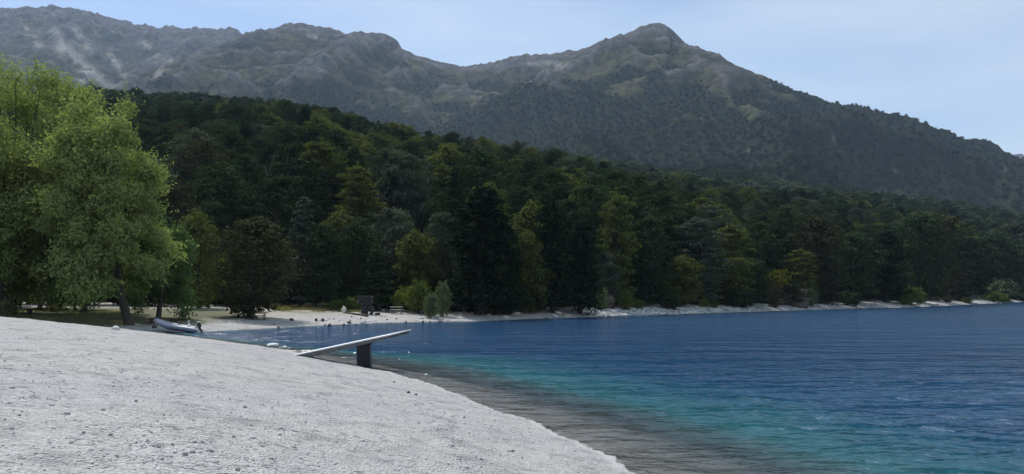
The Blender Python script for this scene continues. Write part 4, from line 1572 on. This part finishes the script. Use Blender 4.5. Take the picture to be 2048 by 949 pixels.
grass_patch('bank_grass', 16000, lambda: (lambda p, Y: (xat(p, Y), Y))(rng.uniform(545, 725), rng.uniform(109, 124)), 'dry grass on the crest of the sandy bank', 'dry_leaf', 0.40)
grass_patch('ridge_grass', 14000, lambda: (lambda p, Y: (xat(p, Y), Y))(rng.uniform(-60, 260), rng.uniform(70, 97)), 'thin grass behind the beach ridge', 'dry_leaf', 0.16)


# ------------------------------------------------------------------ the ramp on its pillar
def ramp_slab():
    A = Vector((xat(598, 43.4), 43.4, gz(xat(598, 43.4), 43.4) + 0.03))
    B = Vector(at(796, 666, 36.8))
    e = empty('diving_ramp', (A.x, A.y, A.z))
    tag(e, 'long pale concrete diving ramp rising from the beach over the water on one dark pillar', 'ramp')
    D = B - A
    along = D.normalized()
    side = Vector((0, 0, 1)).cross(along).normalized()      # points away from the camera
    roll = 0.17
    side = (side + Vector((0, 0, roll))).normalized()
    up = along.cross(side).normalized()
    if up.z < 0:
        up = -up
    n = 14
    W = 1.35

    def prism(t0, t1, top_off, thick, wf=1.0):
        vs, fs = [], []
        for i in range(n + 1):
            t = t0 + (t1 - t0) * i / n
            c = D * t
            w_ = W * (1.0 - 0.12 * t) / 2 * wf
            th = thick(t)
            for sgn in (-1, 1):
                vs.append(tuple(c + side * w_ * sgn + up * top_off))
                vs.append(tuple(c + side * w_ * sgn + up * (top_off - th)))
        for i in range(n):
            a, b = i * 4, i * 4 + 4
            fs += [(a, b, b + 2, a + 2), (a + 1, a + 3, b + 3, b + 1), (a, a + 1, b + 1, b), (a + 2, b + 2, b + 3, a + 3)]
        fs += [(0, 2, 3, 1), (n * 4, n * 4 + 1, n * 4 + 3, n * 4 + 2)]
        mb = MB()
        mb.add(vs, fs)
        return mb
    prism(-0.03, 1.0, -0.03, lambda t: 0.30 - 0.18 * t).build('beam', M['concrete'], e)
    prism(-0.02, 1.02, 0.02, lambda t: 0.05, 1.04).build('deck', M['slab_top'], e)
    # pillar
    t = (733 - 588) / (806 - 588)
    # solve for the column that lines up with the pillar in the view
    best = min(((abs(((A + D * q / 400).x / (A + D * q / 400).y) * F_PX + CX - 730), q / 400) for q in range(400)))[1]
    c = A + D * best
    mb = MB()
    top = c.z - 0.22
    rows = 6
    vs, fs = [], []
    for i in range(rows + 1):
        q = i / rows
        z = top + (-1.3 - top) * q
        cx_ = c.x + 0.10 * q * 1.1
        w_, d_ = 0.30 + 0.035 * q, 0.26
        for (sx, sy) in ((-1, -1), (1, -1), (1, 1), (-1, 1)):
            vs.append((cx_ + sx * w_, c.y + sy * d_, z))
    for i in range(rows):
        for k in range(4):
            a_, b_ = i * 4 + k, i * 4 + (k + 1) % 4
            fs.append((a_, a_ + 4, b_ + 4, b_))
    fs += [(0, 1, 2, 3), (rows * 4 + 3, rows * 4 + 2, rows * 4 + 1, rows * 4)]
    mb.add([(v_[0] - A.x, v_[1] - A.y, v_[2] - A.z) for v_ in vs], fs)
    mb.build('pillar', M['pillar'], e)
    mb = MB()
    mb.box((c.x - A.x, c.y - A.y, top + 0.05 - A.z), (0.72, 0.66, 0.12), bev=0.02)
    mb.build('pillar_cap', M['pillar'], e)


ramp_slab()


# ------------------------------------------------------------------ inflatable boat
def boat():
    x0, Y0 = xat(352, 73.0), 73.0
    e = empty('inflatable_boat', (x0, Y0, 0.10), math.radians(184))
    e.rotation_euler = (0, math.radians(-8.5), math.radians(184))
    tag(e, 'grey and white inflatable boat with black outboard motor pulled bow first onto the beach', 'boat')
    # local: +x to the bow, length about 3.9 m
    def prof(sgn):
        pts = [(-1.95, 0.62 * sgn, 0.42), (-1.2, 0.64 * sgn, 0.42), (-0.3, 0.64 * sgn, 0.43), (0.6, 0.60 * sgn, 0.47), (1.2, 0.46 * sgn, 0.56), (1.6, 0.27 * sgn, 0.66), (1.82, 0.0, 0.72)]
        return [(q[0], q[1], q[2]) for q in spline3(pts, 5)]
    mb = MB()
    for s_ in (-1, 1):
        P_ = prof(s_)
        R_ = [0.05] + [0.14] + [0.20] * (len(P_) - 2)
        P_ = [(P_[0][0] - 0.35, P_[0][1], P_[0][2] - 0.02)] + P_
        R_ = [0.05, 0.17] + [0.205] * (len(P_) - 2)
        mb.tube(P_, R_, 14)
    mb.build('tube', M['boat_tube'], e, smooth=True)
    for s_ in (-1, 1):
        m2 = MB()
        P_ = [(q[0], q[1] * 1.0 + 0.17 * s_, q[2] + 0.11) for q in prof(s_)[:-5]]
        m2.tube(P_, 0.035, 6)
        m2.build('rubbing_strake', M['white_plastic'], e, smooth=True)
    # hull: V bottom
    st = [(-1.8, 0.60, 0.12, 0.34), (-0.9, 0.60, 0.08, 0.34), (0.0, 0.58, 0.06, 0.36), (0.8, 0.50, 0.10, 0.42), (1.35, 0.30, 0.24, 0.54), (1.68, 0.08, 0.48, 0.66)]
    mb = MB()
    vs, fs = [], []
    for (a, w_, zb, zt) in st:
        vs += [(a, -w_, zt), (a, -w_ * .8, zt - 0.14), (a, 0, zb - 0.02), (a, w_ * .8, zt - 0.14), (a, w_, zt)]
    for i in range(len(st) - 1):
        for k in range(4):
            fs.append((i * 5 + k, i * 5 + k + 1, i * 5 + k + 6, i * 5 + k + 5))
        fs.append((i * 5 + 4, i * 5, i * 5 + 5, i * 5 + 9))
    fs.append((0, 4, 3, 2, 1))
    fs.append((25, 26, 27, 28, 29))
    mb.add(vs, fs)
    mb.build('hull', M['boat_hull'], e)
    mb = MB()
    mb.box((-1.80, 0, 0.42), (0.06, 1.05, 0.50), bev=0.015)
    mb.build('transom', M['boat_hull'], e)
    for xx in (-0.75, 0.35):
        mb = MB()
        mb.box((xx, 0, 0.52), (0.28, 1.0, 0.05), bev=0.015)
        mb.build('seat', M['white_plastic'], e)
    mb = MB()
    mb.box((-1.15, 0, 0.55), (0.26, 0.42, 0.52), bev=0.03, taper=0.85)
    con = mb.build('console', M['white_plastic'], e)
    mb = MB()
    mb.box((-1.08, 0, 0.98), (0.03, 0.44, 0.34), rot=(0, math.radians(14), 0), bev=0.01)
    mb.build('windscreen', M['screen'], con)
    mb = MB()
    W_ = [(-1.3, 0.16 * math.cos(q * math.pi / 6), 0.90 + 0.16 * math.sin(q * math.pi / 6)) for q in range(13)]
    mb.tube(W_, 0.015, 5, False)
    mb.build('steering_wheel', M['motor'], con)
    mb = MB()
    mb.tube([(1.55, 0.02, 0.92), (1.78, 0, 1.0), (2.0, 0, 0.97)], [0.03, 0.05, 0.03], 6)
    mb.build('bow_cleat', M['motor'], e)
    # outboard, tilted up
    mo = MB()
    mo.box((-2.02, 0, 0.86), (0.34, 0.32, 0.46), rot=(0, math.radians(28), 0), bev=0.09, taper=0.82)
    cow = mo.build('outboard_motor', M['motor'], e)
    mo = MB()
    mo.box((-1.93, 0, 1.13), (0.30, 0.26, 0.07), rot=(0, math.radians(28), 0), bev=0.03, taper=0.85)
    mo.build('motor_cap', M['white_plastic'], cow)
    mo = MB()
    mo.tube([(-2.10, 0, 0.66), (-2.28, 0, 0.40), (-2.42, 0, 0.20)], [0.10, 0.08, 0.07], 8)
    mo.box((-2.36, 0, 0.27), (0.34, 0.18, 0.03), rot=(0, math.radians(28), 0), bev=0.008)
    mo.tube([(-2.34, 0, 0.10), (-2.66, 0, 0.26)], [0.05, 0.06], 8)
    mo.build('motor_leg', M['motor'], cow)
    mo = MB()
    for k in range(3):
        a_ = k * 2.094
        c_ = Vector((-2.69, math.cos(a_) * 0.09, 0.27 + math.sin(a_) * 0.09))
        mo.box(tuple(c_), (0.03, 0.12, 0.09), rot=(a_, 0.35, 0), bev=0.01)
    mo.build('propeller', M['motor'], cow)
    mo = MB()
    mo.tube([(-1.88, 0.1, 0.80), (-1.55, 0.12, 0.86)], [0.025, 0.02], 6)
    mo.build('tiller', M['motor'], cow)


def spline3(pts, n):
    p = np.array(pts, float)
    p = np.vstack([2 * p[0] - p[1], p, 2 * p[-1] - p[-2]])
    out = []
    for i in range(1, len(p) - 2):
        for k in range(n):
            t = k / n
            out.append(tuple(0.5 * ((2 * p[i]) + (-p[i - 1] + p[i + 1]) * t + (2 * p[i - 1] - 5 * p[i] + 4 * p[i + 1] - p[i + 2]) * t * t + (-p[i - 1] + 3 * p[i] - 3 * p[i + 1] + p[i + 2]) * t ** 3)))
    out.append(tuple(p[-2]))
    return out


boat()


# ------------------------------------------------------------------ picnic tables
def picnic_table(px, py, Lx, rz, label, top_mat, leg_mat, y_from=60, zs=1.0):
    x, Y, z = on_ground(px, py, y_from)
    e = empty('picnic_table', (x, Y, z), rz)
    e.scale = (1, 1, zs)
    tag(e, label, 'picnic table', 'picnic tables by the lake')
    for k in range(4):
        mb = MB()
        mb.box((0, -0.30 + k * 0.20, 0.74), (Lx, 0.185, 0.045), bev=0.008)
        mb.build('tabletop_plank', M[top_mat], e)
    for s_ in (-1, 1):
        mb = MB()
        mb.box((0, s_ * 0.72, 0.44), (Lx, 0.26, 0.045), bev=0.008)
        mb.build('bench', M[top_mat], e)
        xx = s_ * (Lx / 2 - 0.22)
        mb = MB()
        mb.box((xx, -0.38, 0.35), (0.07, 0.09, 0.84), rot=(math.radians(-28), 0, 0), bev=0.008)
        mb.box((xx + 0.075, 0.38, 0.35), (0.07, 0.09, 0.84), rot=(math.radians(28), 0, 0), bev=0.008)
        mb.box((xx + 0.15 * -s_, 0, 0.39), (0.06, 1.62, 0.09), bev=0.008)
        mb.box((xx + 0.15 * -s_, 0, 0.69), (0.06, 0.74, 0.07), bev=0.008)
        mb.build('leg_frame', M[leg_mat], e)
    return e


picnic_table(516, 640, 1.75, 0.25, 'dark reddish wooden picnic table in the edge of the tree shade on the sand', 'dark_wood', 'dark_wood')
picnic_table(793, 628, 1.7, 0.03, 'picnic table with sun bleached top and dark legs right of the stone fireplace', 'pale_wood', 'dark_wood', zs=1.25)
picnic_table(40, 627, 1.5, 0.1, 'picnic table with bright white top at the left edge under the huge willow', 'pale_wood', 'dark_wood')
picnic_table(88, 624, 1.6, -0.15, 'dark wooden picnic table under the huge willow beside the stump', 'dark_wood', 'dark_wood')


# ------------------------------------------------------------------ stumps, blocks, logs, stones
def block(px, py, w, h, d, mat, label, cat, name, rz=0.0, y_from=60, bev=0.03):
    x, Y, z = on_ground(px, py, y_from)
    mb = MB()
    mb.box((0, 0, h / 2 - 0.04), (w, d, h), bev=bev, taper=0.93)
    o = mb.build(name, M[mat], None, (x, Y, z))
    o.rotation_euler = (0, 0, rz)
    tag(o, label, cat)
    return o


block(348, 643, 0.85, 0.32, 0.35, 'dark_wood', 'long low brown wooden block on the sand behind the boat', 'block', 'wooden_block', 0.05)
block(583, 642, 0.45, 0.30, 0.35, 'dark_wood', 'single brown wooden block alone on the open sand', 'block', 'wooden_block', 0.2)
block(755, 631, 0.70, 0.36, 0.4, 'dark_stone', 'low dark stone block right of the leaning logs', 'block', 'stone_block', 0.1)
block(774, 626, 0.65, 0.50, 0.4, 'dark_stone', 'dark squarish stone block left of the pale topped picnic table', 'block', 'stone_block', -0.1)


def log_bench():
    x, Y, z = on_ground(639, 643, 60)
    e = empty('plank_bench', (x, Y, z), 0.03)
    tag(e, 'low bench of a plank between two dark wooden blocks on the sand', 'bench')
    for s_ in (-1, 1):
        mb = MB()
        mb.box((s_ * 0.39, 0, 0.14), (0.27, 0.3, 0.34), bev=0.02)
        mb.build('support_block', M['dark_wood'], e)
    mb = MB()
    mb.box((0, 0, 0.05), (0.52, 0.24, 0.06), bev=0.01)
    mb.build('plank', M['pale_wood'], e)


log_bench()


def stump_table():
    x, Y, z = on_ground(303, 648, 60)
    e = empty('broken_stump', (x, Y, z), 0.1)
    tag(e, 'brown broken stump with a split board beside the bow of the boat', 'stump')
    mb = MB()
    mb.tube([(0, 0, -0.1), (0.02, 0, 0.2), (0, 0.02, 0.52)], [0.30, 0.24, 0.27], 9)
    mb.build('stump', M['dark_wood'], e)
    mb = MB()
    mb.box((-0.38, 0, 0.42), (0.62, 0.16, 0.05), rot=(0, 0.25, 0.1), bev=0.01)
    mb.box((-0.30, -0.1, 0.18), (0.5, 0.12, 0.05), rot=(0, -0.5, 0.1), bev=0.01)
    mb.build('split_board', M['dark_wood'], e)


stump_table()


def stump_left():
    x, Y, z = on_ground(60, 630, 60)
    mb = MB()
    mb.tube([(0, 0, -0.1), (0, 0, 0.25), (0.02, 0, 0.62)], [0.27, 0.20, 0.22], 9)
    o = mb.build('tree_stump', M['bark'], None, (x, Y, z))
    tag(o, 'dark upright stump in the grass between the two left picnic tables', 'stump')
    x, Y, z = on_ground(80, 622, 60)
    e = empty('snag', (x, Y, z))
    tag(e, 'dark broken trunk with a pale torn tip behind the dark left picnic table', 'broken trunk')
    mb = MB()
    mb.tube([(0, 0, -0.1), (0.02, 0, 0.5), (0.05, 0.02, 1.05)], [0.30, 0.24, 0.19], 8)
    mb.build('trunk', M['bark'], e)
    mb = MB()
    mb.tube([(0.05, 0.0, 1.02), (0.16, -0.03, 1.22), (0.10, -0.05, 1.34)], [0.14, 0.10, 0.03], 6)
    mb.build('torn_tip', M['pale_wood'], e)


stump_left()


def rock_thing(px, py, w, h, mat, label, seed, name='rock', cat='rock', group=None, y_from=60, sub=1):
    x, Y, z = on_ground(px, py, y_from)
    mb = MB()
    mb.rock((0, 0, h * 0.25), (w / 2, w / 2 * 0.8, h * 0.72), seed, sub, 0.16)
    o = mb.build(name, M[mat], None, (x, Y, z))
    tag(o, label, cat, group)
    return o


rock_thing(659, 653, 0.44, 0.28, 'dark_stone', 'dark brown rock just above the waterline right of the plank bench', 1)
rock_thing(231, 661, 0.62, 0.26, 'pale_stone', 'pale rounded rock on the crest of the beach ridge', 2, y_from=52)
rock_thing(309, 657, 0.5, 0.3, 'dark_stone', 'dark rock in the shade left of the boat', 3)
rock_thing(546, 693, 0.85, 0.24, 'pale_stone', 'flat pale rock lying on the beach edge left of the diving ramp', 4, y_from=30)
rock_thing(569, 697, 0.42, 0.16, 'pale_stone', 'small pale rock between the flat rock and the diving ramp', 5, y_from=30)
for k, (px_, py_, w_) in enumerate([(668, 639, .25), (703, 635, .25), (722, 638, .28), (701, 642, .2), (763, 634, .22), (774, 640, .28), (793, 639, .28), (557, 656, .35), (548, 650, .25), (688, 651.5, .4), (698, 647, .5), (733, 650, .2), (712, 650, .22), (812, 645, .3), (846, 645, .35), (860, 644, .25), (618, 645, .15)]):
    rock_thing(px_, py_, w_, w_ * .55, 'dark_stone', 'small dark stone scattered on the pale far sand near the water', 20 + k, 'stone', 'stone', 'small dark stones on the far sand')
for k, (px_, py_, w_, m_) in enumerate([(1362, 627, 1.0, 'white boulder largest in the bright boulder strip'), (1312, 628.5, .8, 'pale boulder at the left end of the bright boulder strip'), (1475, 620, 1.3, 'long grey boulder under the overhanging dark bush'), (1530, 613, 1.5, 'pale broad boulder on the sand below the yellow broom'),
                                        (1012, 637.5, 1.0, 'pale flat boulder in the shade of the black cypress'), (1640, 614, 1.4, 'flat pale boulder at the left end of the sand tongue'), (1450, 622, 1.1, 'grey boulder left of the long grey one')]):
    rock_thing(px_, py_, w_, w_ * .4, 'stone' if 'grey' in m_ else 'pale_stone', m_, 60 + k, 'boulder', 'boulder', y_from=95)
for k, (px_, py_, w_, h_) in enumerate([(759, 617, .8, .7), (768, 621, .7, .5), (764, 609, .9, .9), (757, 626, .5, .4)]):
    rock_thing(px_, py_ + 4, w_, h_, 'red_stone', ['reddish rock leaning on the stone fireplace', 'reddish rock right of the fireplace at its foot', 'tall pinkish rock highest behind the fireplace', 'small reddish rock in front of the others'][k], 80 + k, y_from=95)


def fallen_log(pa, pb, r_, label):
    a = on_ground(pa[0], pa[1], 60)
    b = on_ground(pb[0], pb[1], 60)
    mb = MB()
    A_, B_ = Vector(a), Vector(b)
    P_ = [(A_.lerp(B_, t) - A_) + Vector((0, 0, r_ * 0.7)) for t in (0, .3, .6, 1)]
    mb.tube([tuple(q) for q in P_], [r_, r_ * .95, r_ * .85, r_ * .6], 8)
    o = mb.build('log', M['bark'], None, tuple(A_))
    tag(o, label, 'log')


fallen_log((735, 634), (710, 630), 0.17, 'dark fallen log in front of the stone fireplace')
fallen_log((708, 630), (692, 627), 0.14, 'shorter dark log right of the white sack')
fallen_log((229, 659), (221, 653), 0.10, 'short pale branch sticking up on the beach ridge')


def sack():
    x, Y, z = on_ground(688, 627, 60)
    vs, fs = ico(2)
    r = np.random.default_rng(5)
    v_ = vs.copy()
    zz = (v_[:, 2] + 1) / 2
    w_ = 0.36 * (1 - 0.25 * (1 - zz)) * (1 + 0.08 * np.sin(v_[:, 0] * 5))
    v_ = np.stack([v_[:, 0] * w_, v_[:, 1] * 0.26, zz * 0.92 - 0.03], 1) + r.normal(size=v_.shape) * 0.012
    mb = MB()
    mb.add(v_.tolist(), fs)
    e = empty('sack', (x, Y, z))
    tag(e, 'full cream white sack standing on the sand in front of the green shrubs', 'sack')
    mb.build('bag', M['cream'], e, smooth=True)
    mb = MB()
    mb.tube([(-0.06, 0, 0.84), (-0.07, 0, 0.93), (-0.1, 0, 1.02)], [0.10, 0.05, 0.11], 8)
    mb.build('tied_neck', M['cream'], e)


sack()


def fireplace():
    x, Y, z = on_ground(727, 630, 95)
    e = empty('stone_fireplace', (x, Y + 0.8, z), 0.0)
    tag(e, 'dark stone fireplace with a jutting ledge beside the green shrubs on the bank', 'fireplace')
    r = np.random.default_rng(9)
    me_cache = []
    for k in range(4):
        mb = MB()
        mb.rock((0, 0, 0), (0.5, 0.5, 0.5), 300 + k, 1, 0.10)
        me_cache.append(mb.mesh('stone', M['dark_stone']))
    zc = 0.0
    for row in range(8):
        hgt = 0.29
        x0, x1 = (-0.35, 0.85) if row < 5 else (-0.85, 0.85)
        xx = x0 - (0.12 if row % 2 else 0)
        while xx < x1:
            w_ = r.uniform(0.34, 0.52)
            if not (row < 3 and -0.05 < xx < 0.4):
                o = obj('stone', me_cache[r.integers(4)], e, (xx + w_ / 2, r.normal() * 0.03, zc + hgt / 2))
                o.scale = (w_ * 1.15, 0.85, hgt * 1.25)
                o.rotation_euler = (r.normal() * .05, r.normal() * .05, r.normal() * .12)
            xx += w_
        zc += hgt
        if row == 4:
            mb = MB()
            mb.box((0.05, -0.1, zc + 0.05), (1.9, 1.0, 0.09), bev=0.03)
            mb.build('ledge', M['dark_stone'], e)
            zc += 0.10
    mb = MB()
    mb.box((0.0, 0, zc + 0.02), (1.9, 0.95, 0.10), bev=0.03)
    mb.build('top_slab', M['dark_stone'], e)
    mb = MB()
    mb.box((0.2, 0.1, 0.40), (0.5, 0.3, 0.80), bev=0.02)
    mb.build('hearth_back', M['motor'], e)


fireplace()

# ------------------------------------------------------------------ pebbles and shore rubble, thousands of small stones
def stone_field(name, P, size, flat, seed, label, mat, sink=0.25):
    vs, fs = ico(0)
    r = np.random.default_rng(seed)
    n = len(P)
    v_ = vs[None] * (1 + r.uniform(-0.22, 0.22, (n, 12, 1)))
    v_ = v_ * (size[:, None, None] * 0.5) * np.stack([r.uniform(0.8, 1.4, n), r.uniform(0.7, 1.0, n), flat], 1)[:, None, :]
    a = r.uniform(0, 6.28, n)
    c, s_ = np.cos(a)[:, None], np.sin(a)[:, None]
    X = v_[..., 0] * c - v_[..., 1] * s_ + P[:, 0:1]
    Y = v_[..., 0] * s_ + v_[..., 1] * c + P[:, 1:2]
    Z = v_[..., 2] + P[:, 2:3] + (size * flat * (0.5 - sink))[:, None] * 0.5
    V = np.stack([X, Y, Z], -1).reshape(-1, 3)
    F = (np.array(fs)[None] + np.arange(n)[:, None, None] * 12).reshape(-1, 3)
    tag(obj(name, np_mesh(name, V, F, M[mat])), label, kind='stuff')


n = 60000
Yp = 5.2 * (34 / 5.2) ** (rng.random(n) ** 1.1)
pxp = rng.uniform(-60, 1330, n)
Xp = (pxp - CX) / F_PX * Yp
hp, sp_, *_ = terrain(Xp, Yp, True)
pyp = py_of(Xp, Yp, hp)
d1 = np.exp(-(((pxp - 370) / 170) ** 2 + ((pyp - 905) / 45) ** 2))
dl, _ = seg_dist(pxp, pyp, [(850, 815), (905, 870), (960, 960)])
d2 = np.exp(-(dl / 28) ** 2)
dn = 0.16 + 0.9 * d1 + 1.1 * d2 + 0.5 * np.clip(fbm(Xp / 0.9, Yp / 1.5, 3, 801), 0, 1)
k_ = (rng.random(n) < dn * 0.55) & (sp_ > 0.15)
Xp, Yp, hp = Xp[k_][:11000], Yp[k_][:11000], hp[k_][:11000]
n = len(Xp)
sz_ = np.exp(rng.normal(math.log(0.021), 0.42, n)) * (1 + Yp / 50)
stone_field('beach_stones', np.stack([Xp, Yp, hp], 1), np.clip(sz_, 0.01, 0.09), rng.uniform(0.35, 0.6, n), 5, 'loose grey pebbles lying on the beach', 'pebbles')
print('pebbles', n)

n = 15000
pxs_ = np.concatenate([rng.uniform(1170, 1500, 7000), rng.uniform(640, 2060, 8000)])
base_ = np.interp(pxs_, [q[0] for q in far_px], [at_ground(*q)[1] for q in far_px])
Ysr = base_ + rng.random(n) ** 1.6 * 7.5
Xsr = (pxs_ - CX) / F_PX * Ysr
hs_, ss_, *_ = terrain(Xsr, Ysr, False)
dens = np.where((pxs_ > 1180), 0.85, 0.035) * (0.5 + 0.8 * np.clip(fbm(Xsr / 3, Ysr / 3, 2, 850) + 0.3, 0, 1))
k_ = (ss_ > -0.2) & (rng.random(n) < dens)
Xsr, Ysr, hs_ = Xsr[k_], Ysr[k_], hs_[k_]
n = len(Xsr)
stone_field('shore_rubble', np.stack([Xsr, Ysr, hs_], 1), np.exp(rng.normal(math.log(0.30), 0.5, n)), rng.uniform(0.35, 0.6, n), 6, 'pale and grey rubble along the far waterline', 'pebbles')
print('rubble', n)

def stone_label(px, py):
    row = 'highest row of' if py < 840 else ('middle of' if py < 890 else 'bottom edge of')
    side = 'far left' if px < 180 else ('left' if px < 300 else ('pebbly patch' if px < 500 else 'right'))
    return 'grey fist sized stone, %s beach, %s' % (row, side)


# named stones of the near beach
for k, (px_, py_, w_, lab) in enumerate([
    (817, 784, 0.13, 'larger dark lump of the pair lying near the waterline'),
    (832, 788, 0.11, 'smaller grey lump of the pair lying near the waterline'),
    (788, 763, 0.12, 'dark flat stone up the beach from the pair of lumps'),
]):
    rock_thing(px_, py_ + 3, w_, w_ * .5, 'dark_stone', lab, 120 + k, 'beach_lump', 'stone', y_from=10)
for k, (px_, py_, w_) in enumerate([(370, 913, .07), (385, 908, .07), (318, 896, .055), (345, 893, .05), (467, 876, .06), (207, 822, .06), (272, 804, .07), (287, 874, .05), (221, 872, .05), (423, 905, .05), (490, 816, .07), (142, 888, .05), (167, 868, .05), (23, 861, .06), (475, 942, .06), (1044, 917, .05), (928, 837, .06), (983, 854, .06), (1001, 914, .04)]):
    rock_thing(px_, py_, w_, w_ * .5, 'stone', stone_label(px_, py_), 150 + k, 'beach_stone', 'stone', 'dark stones on the near beach', y_from=4)
x_, Y_, z_ = on_ground(1020, 905, 4)
mb = MB()
mb.tube([(-0.11, 0.01, 0.012), (-0.04, 0.0, 0.018), (0.03, 0.012, 0.014), (0.085, 0.0, 0.02)], [0.004, 0.007, 0.009, 0.014], 6)
mb.tube([(0.03, 0.012, 0.014), (0.06, 0.05, 0.03)], [0.006, 0.003], 5)
tag(mb.build('twig', M['bark'], None, (x_, Y_, z_)), 'forked dry twig lying on the pinkish gravel near the water', 'twig')

# ------------------------------------------------------------------ the air
hz = MB()
top_z = max(float(GR['h'].max()), 900) + 25
hz.box((0, 0, (top_z - 9.5) / 2), (15200, 15200, top_z + 9.5))
ho = hz.build('haze', None) if False else None
me = bpy.data.meshes.new('haze')
me.from_pydata(hz.v, [], hz.f)
mh, nt, out = mat_new('haze_air')
pv = N(nt, 'ShaderNodeVolumePrincipled')
pv.inputs['Color'].default_value = (0.56, 0.74, 1.0, 1)
pv.inputs['Density'].default_value = 0.00006
pv.inputs['Anisotropy'].default_value = 0.2
nt.links.new(pv.outputs['Volume'], out.inputs['Volume'])
me.materials.append(mh)
ho = obj('haze', me)
tag(ho, 'thin blue haze in the air over the lake and mountains', kind='stuff')
